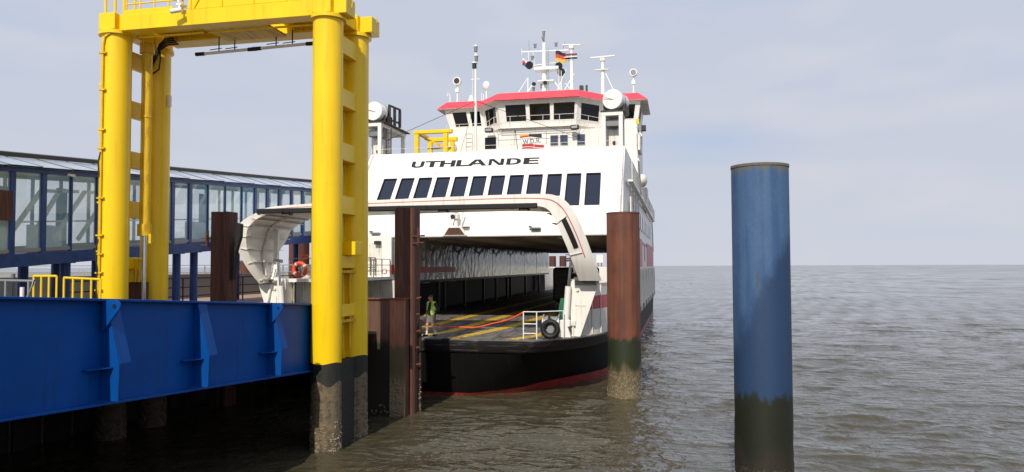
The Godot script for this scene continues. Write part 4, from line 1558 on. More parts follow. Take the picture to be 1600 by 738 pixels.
	for q in [[-14.55, 16.25], [-7.7, 16.2]]:
		s = Sh.new()
		s.span(V(q[0] - 0.32, q[1] - 0.15, 58.1), V(q[0] + 0.32, q[1] + 0.2, 58.5), 0.04)
		var f := obj("floodlight", s, M.dark, t)
		s = Sh.new()
		s.span(V(q[0] - 0.24, q[1] - 0.08, 58.08), V(q[0] + 0.24, q[1] + 0.12, 58.1))
		obj("lens", s, M.galv, f)
	s = Sh.new()
	s.tube(V(-17.9, 15.15, 58.9), V(-17.5, 15.1, 58.7), 0.14, 12, 0.24)
	obj("loudspeaker", s, M.white_worn, t)
	# painted house flag: a board with four coloured bands
	var fl := Sh.new()
	fl.span(V(-12.18, 14.72, 58.97), V(-10.22, 16.05, 58.985))
	var board := obj("house_flag", fl, M.white_clean, t)
	var wave := func(x): return sin((x + 12.2) * 2.6) * 0.07
	for q in [[-12.18, -11.45, 15.78, 16.02, "flag_yellow"], [-12.18, -11.45, 15.66, 15.78, "flag_red"], [-11.45, -10.42, 15.70, 16.05, "letter"], [-12.0, -10.22, 14.74, 14.86, "red"], [-12.0, -10.25, 14.92, 15.12, "red"]]:
		s = Sh.new()
		var rows: Array = [[], []]
		for k in 9:
			var x: float = lerpf(q[0], q[1], k / 8.0)
			rows[0].append(V(x, q[2] + wave.call(x), 58.955)); rows[1].append(V(x, q[3] + wave.call(x), 58.955))
		s.sheet(rows, V(0, 0, -1))
		if not M.has("flag_yellow"):
			M.flag_yellow = flat("flag_yellow", S(226, 176, 48), 0.6)
			M.flag_red = flat("flag_red", S(196, 62, 44), 0.6)
			M.flag_black = flat("flag_black", S(28, 28, 30), 0.6)
		obj("band", s, M[q[4]], board)
	var tm := TextMesh.new()
	var font := SystemFont.new()
	font.font_names = PackedStringArray(["Droid Sans"])
	tm.font = font
	tm.text = "W.D.R."
	tm.font_size = 40
	tm.pixel_size = 0.0125
	tm.depth = 0.01
	var o := MeshInstance3D.new()
	o.name = "lettering"
	o.mesh = tm
	o.material_override = M.letter
	o.rotation.z = 0.08
	o.position = V(-11.2, 15.38, 58.955) - world_of(board)
	board.add_child(o)
	s = Sh.new()
	s.tube(V(-12.35, 14.6, 58.9), V(-12.55, 16.2, 58.9), 0.02, 6)
	s.ball(V(-12.56, 16.22, 58.9), Vector3.ONE * 0.07, 8)
	obj("flag_staff", s, M.dark, board)
	# wing tip fittings on the right
	s = Sh.new()
	s.tube(V(-2.9, 15.9, 60.2), V(-2.7, 15.6, 60.2), 0.16, 10)
	s.span(V(-3.0, 14.4, 59.0), V(-2.75, 15.6, 62.0))
	obj("wing_bracket", s, M.white_worn, t)
	s = Sh.new()
	s.span(V(-3.05, 16.35, 58.75), V(-2.8, 16.75, 58.98))
	obj("side_lamp", s, M.yellow, t)
	s = Sh.new()
	s.span(V(-2.75, 16.3, 61.2), V(-2.4, 16.7, 61.9))
	obj("side_lamp", s, M.dark, t)

func ferry_masts(t: Node) -> void:
	var vm := 63.0
	# foremast on the fore deck
	var s := Sh.new()
	s.tube(V(-13.42, 11.85, 50), V(-13.42, 19.0, 50), 0.12, 12, 0.08)
	s.bar(V(-13.75, 18.3, 50), V(-13.1, 18.3, 50), 0.05, 0.05)
	var fm := obj("foremast", s, M.white_clean, t)
	for q in [[-13.5, 19.05, 0.15], [-13.36, 19.55, 0.12], [-13.4, 20.2, 0.12]]:
		s = Sh.new()
		s.tube(V(q[0], q[1], 50), V(q[0], q[1] + 0.34, 50), q[2], 10)
		obj("mast_lamp", s, M.dark if q[1] < 19.2 else M.steel, fm)
		s = Sh.new()
		s.tube(V(q[0], q[1] + 0.34, 50), V(q[0], q[1] + 0.44, 50), q[2] * 1.3, 10)
		obj("lamp_cap", s, M.white_clean, fm)
	s = Sh.new()
	s.tube(V(-13.42, 18.95, 50), V(-13.4, 20.7, 50), 0.05, 8)
	obj("topmast", s, M.white_clean, fm)
	s = Sh.new()
	s.tube(V(-13.42, 16.8, 50), V(-19.0, 14.0, 48), 0.018, 5)
	s.tube(V(-13.42, 16.8, 50), V(-7.0, 15.2, 58), 0.018, 5)
	s.tube(V(-13.42, 16.8, 50), V(-13.9, 12.0, 47), 0.012, 5)
	obj("stay", s, M.dark, fm)
	# main signal mast
	s = Sh.new()
	s.tube(V(-10.9, 19.3, vm), V(-10.9, 24.4, vm), 0.24, 12, 0.16)
	var mm := obj("signal_mast", s, M.white_clean, t)
	s = Sh.new()
	for x in [-10.62, -10.48]: s.bar(V(x, 19.3, vm - 0.2), V(x, 23.8, vm - 0.2), 0.035, 0.035)
	for k in 14: s.bar(V(-10.62, 19.6 + k * 0.3, vm - 0.2), V(-10.48, 19.6 + k * 0.3, vm - 0.2), 0.03, 0.03)
	obj("mast_ladder", s, M.steel, mm)
	s = Sh.new()
	s.bar(V(-12.85, 23.75, vm), V(-8.8, 23.65, vm), 0.09, 0.1)
	s.bar(V(-12.2, 22.5, vm), V(-8.7, 22.75, vm), 0.06, 0.06)
	s.bar(V(-12.2, 22.5, vm), V(-12.25, 23.75, vm), 0.05, 0.05)
	s.bar(V(-11.7, 22.5, vm), V(-11.85, 23.75, vm), 0.04, 0.04)
	s.tube(V(-12.84, 23.4, vm), V(-12.84, 24.1, vm), 0.02, 6)
	obj("yard", s, M.white_clean, mm)
	s = Sh.new()
	s.span(V(-11.7, 22.0, vm - 0.5), V(-9.6, 22.25, vm + 0.5), 0.02)
	s.span(V(-11.4, 21.0, vm - 0.5), V(-10.0, 21.1, vm + 0.5), 0.02)
	obj("mast_platform", s, M.white_clean, mm)
	for sg in [-1.0, 1.0]:
		s = Sh.new()
		s.bar(V(-10.9 + sg * 0.9, 21.0, vm), V(-10.9 + sg * 2.2, 19.3, vm), 0.08, 0.08)
		s.bar(V(-10.9 + sg * 1.4, 19.3, vm), V(-10.9 + sg * 1.4, 21.5, vm), 0.07, 0.07)
		s.bar(V(-10.9 + sg * 1.4, 21.5, vm), V(-10.9 + sg * 2.9, 19.3, vm), 0.05, 0.05)
		obj("mast_brace", s, M.white_clean, mm)
	for q in [[-12.0, 22.45, -0.6], [-9.55, 22.3, -0.3], [-9.3, 21.7, -0.6]]:
		s = Sh.new()
		s.tube(V(q[0], q[1], vm + q[2] + 0.3), V(q[0] - 0.05, q[1] - 0.05, vm + q[2]), 0.12, 14, 0.34)
		obj("horn", s, M.black, mm)
	for q in [[-11.65, 24.0], [-9.85, 24.0], [-11.9, 23.0], [-11.1, 20.5], [-11.8, 20.3], [-10.95, 24.6], [-10.9, 25.05]]:
		s = Sh.new()
		s.tube(V(q[0], q[1], vm - 0.1), V(q[0], q[1] + 0.28, vm - 0.1), 0.11, 10)
		s.bar(V(q[0] - 0.14, q[1] + 0.3, vm - 0.1), V(q[0] + 0.14, q[1] + 0.3, vm - 0.1), 0.2, 0.03)
		obj("mast_lamp", s, M.steel, mm)
	s = Sh.new()
	s.tube(V(-11.7, 20.85, vm - 0.3), V(-11.72, 20.82, vm - 0.5), 0.16, 10)
	s.tube(V(-10.75, 20.9, vm - 0.3), V(-10.76, 20.88, vm - 0.5), 0.16, 10)
	obj("signal_lamp", s, M.black, mm)
	s = Sh.new()
	s.tube(V(-12.2, 23.8, vm), V(-12.2, 24.7, vm), 0.015, 5)
	s.tube(V(-9.3, 23.7, vm), V(-9.1, 24.4, vm), 0.015, 5)
	s.tube(V(-10.9, 24.2, vm), V(-10.9, 25.2, vm), 0.05, 6)
	obj("aerial", s, M.steel, mm)
	# two radar masts
	for q in [[-8.56, 23.7, 0.62, 0.12], [-5.95, 22.5, 1.05, -0.18]]:
		s = Sh.new()
		s.tube(V(q[0], 19.3, vm), V(q[0], q[1], vm), 0.17, 12, 0.13)
		s.bar(V(q[0] + 0.2, 21.6, vm), V(q[0] + (1.2 if q[0] > -7 else -1.2), 19.3, vm), 0.06, 0.06)
		s.span(V(q[0] - 0.6, q[1] - 0.75, vm - 0.3), V(q[0] + 0.5, q[1] - 0.7, vm + 0.3))
		var rm := obj("radar_mast", s, M.white_clean, t)
		s = Sh.new()
		s.span(V(q[0] - 0.2, q[1], vm - 0.2), V(q[0] + 0.2, q[1] + 0.28, vm + 0.2), 0.04)
		obj("radar_gearbox", s, M.white_worn, rm)
		s = Sh.new()
		var w: float = 1.0 if q[0] > -7 else 0.75
		s.bar(V(q[0] - w, q[1] + 0.34 + q[3] * 0.2, vm - 0.2), V(q[0] + w, q[1] + 0.42 - q[3] * 0.4, vm + 0.25), 0.14, 0.13, Vector3.UP, 0.03)
		obj("radar_scanner", s, M.white_clean, rm)
	s = Sh.new()
	for h in [22.95, 23.25]: s.span(V(-9.1, h, vm - 0.25), V(-8.1, h + 0.05, vm + 0.25))
	obj("radar_guard", s, M.pale_red, t)
	s = Sh.new()
	for x in [-9.55, -9.35]: s.tube(V(x, 19.3, vm - 0.6), V(x, 21.9, vm - 0.6), 0.03, 6)
	s.tube(V(-10.1, 19.3, vm - 0.6), V(-8.9, 21.9, vm - 0.6), 0.03, 6)
	obj("mast_stay", s, M.white_clean, t)
	# searchlights, domes and vents on the bridge roof
	for q in [[-3.37, 62.0, 0.3], [-18.1, 61.5, 0.34]]:
		s = Sh.new()
		s.tube(V(q[0], 19.3, q[1]), V(q[0], 20.9, q[1]), 0.07, 8)
		s.span(V(q[0] - 0.15, 20.2, q[1] - 0.15), V(q[0] + 0.15, 20.5, q[1] + 0.15))
		s.tube(V(q[0], 21.15, q[1] + 0.25), V(q[0], 21.15, q[1] - 0.22), q[2], 18)
		var sl := obj("searchlight", s, M.white_clean, t)
		s = Sh.new()
		s.tube(V(q[0], 21.15, q[1] - 0.221), V(q[0], 21.15, q[1] - 0.25), q[2] * 0.72, 18)
		obj("lens", s, M.steel if q[0] > -10 else M.dark, sl)
	s = Sh.new()
	s.tube(V(-15.7, 19.3, 62), V(-15.7, 20.5, 62), 0.06, 8)
	s.ball(V(-15.7, 20.75, 62), Vector3(0.32, 0.4, 0.32), 16)
	s.tube(V(-16.1, 19.3, 62), V(-16.1, 20.2, 62), 0.03, 6)
	s.tube(V(-15.95, 19.3, 62), V(-15.95, 20.1, 62), 0.03, 6)
	obj("satellite_dome", s, M.white_clean, t)
	s = Sh.new()
	s.tube(V(-16.9, 19.3, 61.5), V(-16.9, 19.9, 61.5), 0.3, 12, 0.1)
	s.tube(V(-16.8, 19.3, 61.5), V(-16.75, 22.2, 61.5), 0.02, 6)
	obj("roof_vent", s, M.white_clean, t)
	s = Sh.new()
	s.pipe([V(-18.75, 19.3, 61.5), V(-18.75, 20.0, 61.5), V(-18.95, 20.2, 61.5), V(-19.0, 19.9, 61.5)], 0.05)
	obj("roof_vent", s, M.white_clean, t)
	s = Sh.new()
	s.tube(V(-5.0, 19.3, 62), V(-5.0, 19.75, 62), 0.16, 10)
	obj("roof_vent", s, M.white_clean, t)
	s = Sh.new()
	s.span(V(-7.6, 19.3, 60.5), V(-7.3, 20.0, 60.9))
	s.span(V(-7.1, 19.3, 60.5), V(-6.95, 20.0, 60.7))
	obj("roof_box", s, M.dark, t)

func ferry_visor(t: Node) -> void:
	# the raised bow visor: a hollow arch, given by its outer and inner line in the front plane and at the back
	var outer := [Vector2(-19.3, 4.69), Vector2(-19.65, 5.42), Vector2(-19.95, 6.25), Vector2(-20.08, 6.82), Vector2(-19.87, 7.32), Vector2(-19.35, 7.72), Vector2(-18.75, 7.98), Vector2(-17.9, 8.24), Vector2(-14.5, 8.38), Vector2(-11.0, 8.46), Vector2(-7.5, 8.52), Vector2(-5.6, 8.52), Vector2(-4.95, 8.43), Vector2(-4.45, 8.10), Vector2(-4.06, 7.45), Vector2(-3.74, 6.65), Vector2(-3.42, 5.64), Vector2(-3.2, 4.85)]
	var inner := [Vector2(-19.05, 4.75), Vector2(-19.25, 5.55), Vector2(-19.42, 6.15), Vector2(-19.42, 6.74), Vector2(-19.28, 7.25), Vector2(-18.92, 7.6), Vector2(-18.4, 7.84), Vector2(-17.6, 7.97), Vector2(-14.5, 8.02), Vector2(-11.0, 8.08), Vector2(-7.5, 8.1), Vector2(-5.8, 8.02), Vector2(-5.3, 7.85), Vector2(-5.08, 7.5), Vector2(-4.86, 7.0), Vector2(-4.58, 6.3), Vector2(-4.36, 5.6), Vector2(-4.17, 4.85)]
	var n := outer.size()
	var vf: Array = []
	var vb: Array = []
	for i in n:
		var j := mini(i, n - 1 - i)
		vf.append([32.6, 32.1, 31.8, 31.6, 31.5, 31.45, 31.4, 31.4, 31.4][j])
		vb.append([33.0, 33.6, 34.4, 35.2, 35.4, 35.5, 35.5, 35.3, 35.2][j])
	var mean := func(a, k): return (a[k] + a[k + 1]) / 2
	var curve := func(pts: Array, vs: Array, dx: float) -> Array:
		# smoothed run of points
		var c := Curve3D.new()
		for i in n:
			var p: Vector2 = pts[i]
			var q := V(p.x, p.y, vs[i]) + Vector3(signf(p.x - XC) * dx * [0.1, 0.4, 0.8, 1.0, 0.9, 0.8, 0.5, 0.2, 0.0][mini(i, n - 1 - i)], 0.0, 0)
			var pr: Vector2 = pts[maxi(i - 1, 0)]
			var nx: Vector2 = pts[mini(i + 1, n - 1)]
			var tg := V(nx.x - pr.x, nx.y - pr.y, vs[mini(i + 1, n - 1)] - vs[maxi(i - 1, 0)]) * 0.16
			var cap := 0.9
			if tg.length() > cap: tg = tg.normalized() * cap
			c.add_point(q, -tg, tg)
		var r: Array = []
		for i in n - 1:
			for k in 4: r.append(c.sample(i, k / 4.0))
		r.append(c.sample(n - 1, 0.0))
		return r
	var of: Array = curve.call(outer, vf, 0.0)
	var ob: Array = curve.call(outer, vb, -0.38)
	var inf: Array = curve.call(inner, vf, 0.0)
	var inb: Array = curve.call(inner, vb, 0.0)
	var nn := of.size()
	var lerps := func(a: Array, b: Array, k: float) -> Array:
		var r: Array = []
		for i in nn: r.append(a[i].lerp(b[i], k))
		return r
	var s := Sh.new()
	s.sheet([of, lerps.call(of, ob, 0.33), lerps.call(of, ob, 0.66), ob])
	var vis := obj("visor_shell", s, M.white, t)
	s = Sh.new()
	s.sheet([inf, lerps.call(inf, inb, 0.5), inb])
	s.sheet([ob, inb])
	obj("visor_lining", s, M.white, vis)
	# front web with a white rim and red line, black seal along the beam
	s = Sh.new()
	s.sheet([lerps.call(of, inf, 0.0), lerps.call(of, inf, 0.34)])
	obj("visor_rim", s, M.white, vis)
	s = Sh.new()
	s.sheet([lerps.call(of, inf, 0.34), lerps.call(of, inf, 1.0)])
	obj("visor_web", s, M.white, vis)
	s = Sh.new()
	var r0: Array = []
	var r1: Array = []
	var r2: Array = []
	var r3: Array = []
	for i in range(6 * 4, nn - 5):
		var o := V(0, 0, -0.012)
		r0.append(of[i].lerp(inf[i], 0.34) + o); r1.append(of[i].lerp(inf[i], 0.41 if i < 52 else 0.39) + o)
	s.sheet([r0, r1])
	obj("red_line", s, M.pale_red, vis)
	s = Sh.new()
	s.span(V(-18.75, 7.92, 31.3), V(-5.75, 8.14, 31.5), 0.03)
	obj("rubber_seal", s, M.black, vis)
	s = Sh.new()
	r2 = []
	r3 = []
	for i in range(13 * 4 + 2, 15 * 4 + 2):
		var o := V(0, 0, -0.03)
		r2.append(of[i].lerp(inf[i], 0.48) + o); r3.append(of[i].lerp(inf[i], 0.72) + o)
	s.sheet([r2, r3])
	obj("rubber_seal", s, M.black, vis)
	# stiffening ribs inside the legs and across the web
	for i in [1, 5, 9, 13, 17, 21, 24, 46, 50, 54, 58, 62, 66]:
		s = Sh.new()
		var a: Vector3 = inf[i]; var b: Vector3 = inb[i]
		var inward := Vector3(signf(XC - a.x), -0.2 if i in [21, 24, 46] else 0.0, 0) * 0.2
		s.quad(a, b, b + inward, a + inward); s.quad(a + Vector3(0, 0.025, 0), b + Vector3(0, 0.025, 0), b + inward + Vector3(0, 0.025, 0), a + inward + Vector3(0, 0.025, 0))
		s.quad(a + inward, b + inward, b + inward + Vector3(0, 0.025, 0), a + inward + Vector3(0, 0.025, 0))
		var c: Vector3 = of[i].lerp(inf[i], 0.4)
		if i < 40 or i in [54, 62]: s.bar(c + V(0, 0, -0.03), a + V(0, 0, -0.03), 0.03, 0.03, V(0, 0, 1))
		obj("rib", s, M.white_worn, vis)
	# flange down the middle of each lining
	for sgn in 2:
		s = Sh.new()
		var p: Array = []
		for i in range(2, 25): 
			var k := i if sgn == 0 else nn - 1 - i
			p.append(inf[k].lerp(inb[k], 0.45) + Vector3(0.08 if sgn == 0 else -0.08, -0.02, 0))
		s.pipe(p, 0.07, 6)
		obj("flange", s, M.white_worn, vis)
	for x in [-17.5, -14.1, -10.0, -6.4]:
		s = Sh.new()
		s.span(V(x - 0.22, 7.86, 31.7), V(x + 0.22, 7.98, 32.0), 0.02)
		var l := obj("visor_lamp", s, M.dark, vis)
		s = Sh.new()
		s.span(V(x - 0.16, 7.84, 31.66), V(x + 0.16, 7.9, 31.72))
		obj("lens", s, M.white_clean, l)
	s = Sh.new()
	s.bar(V(-18.95, 4.8, 33.4), V(-19.15, 7.3, 33.9), 0.22, 0.16, V(0, 0, 1))
	s.bar(V(-19.25, 3.2, 32.9), V(-18.85, 5.4, 33.2), 0.1, 0.1, V(0, 0, 1))
	obj("visor_strut", s, M.white_clean, vis)
	# hinge pedestals, cylinders
	for sgn in [1.0, -1.0]:
		var m := func(x): return x if sgn > 0 else -23.1 - x
		s = Sh.new()
		var poly := PackedVector2Array()
		for q in [Vector2(-4.55, 2.42), Vector2(-4.2, 2.42), Vector2(-3.35, 4.85), Vector2(-3.6, 5.0), Vector2(-4.45, 5.0), Vector2(-4.7, 4.6)]: poly.append(Vector2(m.call(q.x), q.y))
		s.prism(poly, V(0, 0, 33.3), Vector3.RIGHT, Vector3.UP, 0.16)
		s.span(V(m.call(-4.75), 2.42, 33.3), V(m.call(-4.2), 4.9, 34.4))
		var ped := obj("hinge_pedestal", s, M.white, t)
		s = Sh.new()
		s.span(V(m.call(-4.4), 3.0, 33.12), V(m.call(-4.36), 4.1, 33.15)); s.span(V(m.call(-3.95), 3.75, 33.12), V(m.call(-4.4), 3.78, 33.15))
		s.tube(V(m.call(-4.3), 4.45, 33.15), V(m.call(-4.3), 4.45, 33.05), 0.06, 8)
		s.span(V(m.call(-4.6), 2.9, 33.0), V(m.call(-4.4), 3.1, 33.15)); s.span(V(m.call(-4.53), 2.42, 33.05), V(m.call(-4.47), 2.9, 33.12))
		obj("fitting", s, M.white_worn, ped)
		s = Sh.new()
		s.tube(V(m.call(-3.5), 4.75, 33.1), V(m.call(-4.4), 4.75, 33.1), 0.1, 12)
		obj("hinge_pin", s, M.steel, ped)
		s = Sh.new()
		s.tube(V(m.call(-4.8), 3.1, 32.95), V(m.call(-4.68), 4.6, 32.95), 0.14, 14)
		s.span(V(m.call(-5.05), 2.85, 32.8), V(m.call(-4.6), 3.15, 33.1), 0.03)
		var cy := obj("visor_cylinder", s, M.white_clean, t)
		s = Sh.new()
		s.tube(V(m.call(-4.68), 4.6, 32.95), V(m.call(-4.56), 5.75, 32.95), 0.06, 10)
		s.tube(V(m.call(-4.75), 5.75, 32.95), V(m.call(-4.35), 5.8, 32.95), 0.09, 10)
		obj("piston_rod", s, M.chrome, cy)
		s = Sh.new()
		s.prism(PackedVector2Array([Vector2(-0.38, 0), Vector2(0.3, 0), Vector2(0.16, 0.5), Vector2(-0.16, 0.5)]), V(m.call(-4.88), 2.41, 33.1), Vector3.RIGHT, Vector3.UP, 0.3)
		obj("foot", s, M.white_clean, cy)

func ferry_bow(t: Node) -> void:
	# fixed bulwarks from the hinge posts aft
	for sgn in [1.0, -1.0]:
		var line := [Vector2(6.85, 33.45), Vector2(7.3, 34.1), Vector2(7.6, 35.0), Vector2(7.85, 36.2), Vector2(8.0, 37.8), Vector2(8.12, 40.0), Vector2(8.18, 43.2)]
		var bands := [[2.4, 3.55, "white_worn"], [3.55, 4.15, "red"], [4.15, 4.68, "white_worn"]]
		for b in bands:
			var s := Sh.new()
			var rows: Array = [[], []]
			for p in line:
				rows[0].append(V(XC + sgn * p.x, b[0], p.y)); rows[1].append(V(XC + sgn * p.x, b[1], p.y))
			s.sheet(rows, Vector3(sgn, 0, 0))
			var rows2: Array = [[], []]
			for p in line:
				rows2[0].append(V(XC + sgn * (p.x - 0.08), b[0], p.y)); rows2[1].append(V(XC + sgn * (p.x - 0.08), b[1], p.y))
			s.sheet(rows2, Vector3(-sgn, 0, 0))
			obj("bulwark" if b[2] != "red" or sgn < 0 else "red_band", s, M[b[2] if sgn > 0 else "white_worn"], t)
		var s := Sh.new()
		var pp: Array = []
		for p in line: pp.append(V(XC + sgn * (p.x - 0.04), 4.7, p.y))
		s.pipe(pp, 0.07, 8)
		obj("bulwark_rail", s, M.white_clean, t)
		for k in [1, 2, 3]:
			var q: Vector2 = line[k]
			s = Sh.new()
			s.tube(V(XC + sgn * (q.x + 0.02), 2.45, q.y), V(XC + sgn * (q.x + 0.02), 4.65, q.y), 0.03, 6)
			obj("bulwark_seam", s, M.white_clean, t)
	# white wing platform on the port bow
	var s := Sh.new()
	s.span(V(-18.75, 4.76, 33.6), V(-15.95, 4.92, 40.95))
	obj("wing_platform", s, M.white, t)
	s = Sh.new()
	s.prism(PackedVector2Array([Vector2(-18.7, 2.42), Vector2(-17.9, 2.42), Vector2(-17.3, 4.76), Vector2(-18.7, 4.76)]), V(0, 0, 34.4), Vector3.RIGHT, Vector3.UP, 0.1)
	obj("platform_bracket", s, M.white_worn, t)
	s = Sh.new()
	s.span(V(-17.3, 2.42, 36.2), V(-15.95, 4.76, 36.3))
	obj("platform_bracket", s, M.white_worn, t)
	s = Sh.new()
	s.span(V(-17.0, 4.3, 36.1), V(-16.2, 4.4, 36.2))
	obj("tube_fitting", s, M.white_clean, t)
	s = Sh.new()
	railing(s, [V(-18.4, 4.92, 33.7), V(-16.0, 4.92, 33.7), V(-16.0, 4.92, 40.8)], 0.98, 3, 1.2, 0.025)
	obj("platform_railing", s, M.galv, t)
	s = Sh.new()
	s.bar(V(-17.6, 4.9, 35.3), V(-16.7, 6.9, 35.3), 0.16, 0.12, V(0, 0, 1))
	s.bar(V(-17.4, 4.9, 36.2), V(-16.4, 6.9, 36.2), 0.08, 0.08, V(0, 0, 1))
	obj("platform_stair", s, M.white, t)
	s = Sh.new()
	s.span(V(-18.3, 4.92, 34.6), V(-17.8, 5.6, 35.1), 0.05)
	obj("platform_locker", s, M.white_worn, t)
	# bow gate rail, winch and bits on the fore deck
	s = Sh.new()
	for q in [[-6.42, 31.65], [-5.85, 31.65], [-4.85, 32.6]]:
		s.tube(V(q[0], 2.4, q[1]), V(q[0], 3.56, q[1]), 0.028, 6)
	for y in [3.56, 3.05, 2.65]:
		s.tube(V(-6.42, y, 31.65), V(-5.85, y, 31.65), 0.024, 6)
	s.tube(V(-5.85, 3.56, 31.65), V(-4.85, 3.56, 32.6), 0.024, 6)
	obj("gate_rail", s, M.white_clean, t)
	s = Sh.new()
	s.tube(V(-5.75, 2.98, 33.0), V(-5.1, 2.98, 33.0), 0.3, 18)
	s.tube(V(-5.8, 2.98, 33.0), V(-5.74, 2.98, 33.0), 0.4, 18)
	s.tube(V(-5.12, 2.98, 33.0), V(-5.06, 2.98, 33.0), 0.4, 18)
	s.span(V(-5.85, 2.4, 32.7), V(-5.0, 2.75, 33.3), 0.03)
	obj("mooring_winch", s, M.galv, t)
	s = Sh.new()
	s.tube(V(-5.52, 3.0, 32.6), V(-5.45, 3.42, 32.6), 0.045, 8)
	s.tube(V(-5.65, 2.98, 32.55), V(-5.4, 2.98, 32.55), 0.06, 8)
	obj("winch_brake", s, M.dark, t)
	for x in [-9.7, -13.0]:
		s = Sh.new()
		s.span(V(x - 0.15, 2.35, 31.08), V(x + 0.15, 2.44, 31.3), 0.02)
		obj("deck_socket", s, M.dark, t)

# ---------------------------------------------------------------- things carried by the ferry
func build_ferry_gear() -> void:
	# life rafts on their pedestals
	for k in 2:
		var x: float = -3.85 if k == 0 else -19.55
		var v := 47.2
		var p := thing("raft_pedestal", ["white box pedestal under the right life raft canister", "white box pedestal under the left life raft canister"][k], "pedestal", V(x, 11.85, v), "life raft pedestals")
		var s := Sh.new()
		for sx in [-0.52, 0.52]:
			for sv in [-0.5, 0.9]:
				s.span(V(x + sx - 0.12, 11.85, v + sv * (1.0 if k == 0 or sv < 0 else 4.2) - 0.12), V(x + sx + 0.12, 14.7, v + sv * (1.0 if k == 0 or sv < 0 else 4.2) + 0.12), 0.01)
		s.span(V(x - 0.66, 14.7, v - 0.64), V(x + 0.66, 14.95, v + (1.1 if k == 0 else 4.0)), 0.01)
		obj("frame", s, M.white, p)
		s = Sh.new()
		s.span(V(x - 0.64, 11.85, v + 0.85), V(x + 0.64, 14.7, v + 0.95))
		s.span(V(x - 0.3, 12.9, v + 0.3), V(x + 0.4, 14.0, v + 0.85), 0.03)
		obj("back_plate", s, M.white_worn, p)
		s = Sh.new()
		s.span(V(x - 0.7, 14.95, v - 0.7), V(x + 0.9, 15.02, v + (1.2 if k == 0 else 4.2)))
		obj("top_plate", s, M.dark, p)
		s = Sh.new()
		s.tube(V(x + 0.05, 13.15, v + 0.3), V(x + 0.05, 13.15, v + 0.24), 0.12, 10)
		obj("wall_lamp", s, M.dark, p)
		s = Sh.new()
		s.span(V(x - 0.42, 14.1, v - 0.3), V(x + 0.42, 14.5, v + 0.6), 0.02)
		obj("release_box", s, M.steel, p)
		s = Sh.new()
		for e in 2: s.tube(V(x + 0.75 + e * 0.35, 12.2, v), V(x + 0.75 + e * 0.35, 14.6, v), 0.03, 6)
		for e in 5: s.tube(V(x + 0.75, 12.5 + e * 0.45, v), V(x + 1.1, 12.5 + e * 0.45, v), 0.02, 6)
		if k == 1: obj("ladder", s, M.dark, p)
		var c := thing("life_raft", ["white life raft canister on the right pedestal before the bridge", "white life raft canister with dark racks, left of the ferry's name"][k], "life raft", V(x, 15.02, v), "life raft canisters")
		s = Sh.new()
		var ax := V(0.22, 0.0, 1.0).normalized() if k == 0 else V(0.12, 0.0, 1.0).normalized()
		var o := V(x, 15.75, v - 0.35)
		s.tube(o, o + ax * 0.75, 0.64, 28)
		if k == 0: s.tube(o + ax * 0.78, o + ax * 1.5, 0.64, 28)
		s.tube(o - ax * 0.05, o, 0.6, 28, 0.64)
		obj("canister", s, M.white_clean, c)
		s = Sh.new()
		s.bar(o - ax * 0.06 + Vector3(-0.62, 0.2, 0), o - ax * 0.06 + Vector3(0.6, -0.22, 0), 0.03, 0.02)
		s.tube(o + ax * 0.74, o + ax * 0.79, 0.655, 28)
		obj("strap", s, M.dark, c)
		s = Sh.new()
		for e in 3:
			var q := o + ax * (0.35 + e * 0.45)
			s.bar(q + Vector3(-0.66, -0.45, 0), q + Vector3(0.66, -0.45, 0), 0.1, 0.5)
			if k == 1:
				var side := ax.cross(Vector3.UP).normalized()
				s.bar(o + ax * (1.0 + e * 0.75) - Vector3.UP * 0.7 + Vector3.RIGHT * 0.6, o + ax * (1.0 + e * 0.75) + Vector3.UP * 0.5 + Vector3.RIGHT * 0.6, 0.16, 0.16)
		if k == 1: 
			for h in [-0.4, 0.55]: s.bar(o + ax * 0.9 + Vector3.UP * h + Vector3.RIGHT * 0.6, o + ax * 2.6 + Vector3.UP * h + Vector3.RIGHT * 0.6, 0.08, 0.12)
		obj("cradle", s, M.dark, c)
	# canister out on the side gallery
	var s := Sh.new()
	s.ball(V(-2.5, 11.75, 56.7), Vector3(0.36, 0.5, 0.8), 14)
	var cn := obj("life_raft", s, M.white_worn)
	tag(cn, "small white canister out on the ferry's right side gallery", "life raft", "life raft canisters")
	# yellow davit on the upper deck
	var t := thing("yellow_davit", "yellow steel davit frame on the ferry's upper deck left of the bridge", "davit", V(-18.2, 11.85, 55))
	for q in [[-19.4, 55.0], [-19.0, 57.0], [-17.2, 57.0], [-17.1, 55.0]]:
		s = Sh.new()
		s.span(V(q[0] - 0.16, 11.85, q[1] - 0.16), V(q[0] + 0.16, 15.6, q[1] + 0.16), 0.01)
		obj("leg", s, M.yellow, t)
	s = Sh.new()
	s.span(V(-19.6, 15.6, 54.8), V(-16.6, 15.85, 55.2), 0.01)
	s.span(V(-19.2, 15.3, 56.8), V(-16.8, 15.6, 57.2), 0.01)
	s.span(V(-19.55, 15.6, 55.2), V(-19.2, 15.8, 57.2), 0.01)
	obj("top_beam", s, M.yellow, t)
	s = Sh.new()
	s.bar(V(-18.9, 15.3, 55.4), V(-17.0, 14.4, 55.6), 0.12, 0.16)
	s.bar(V(-18.9, 14.6, 56), V(-17.0, 14.6, 56), 0.1, 0.12)
	obj("brace", s, M.yellow_worn, t)
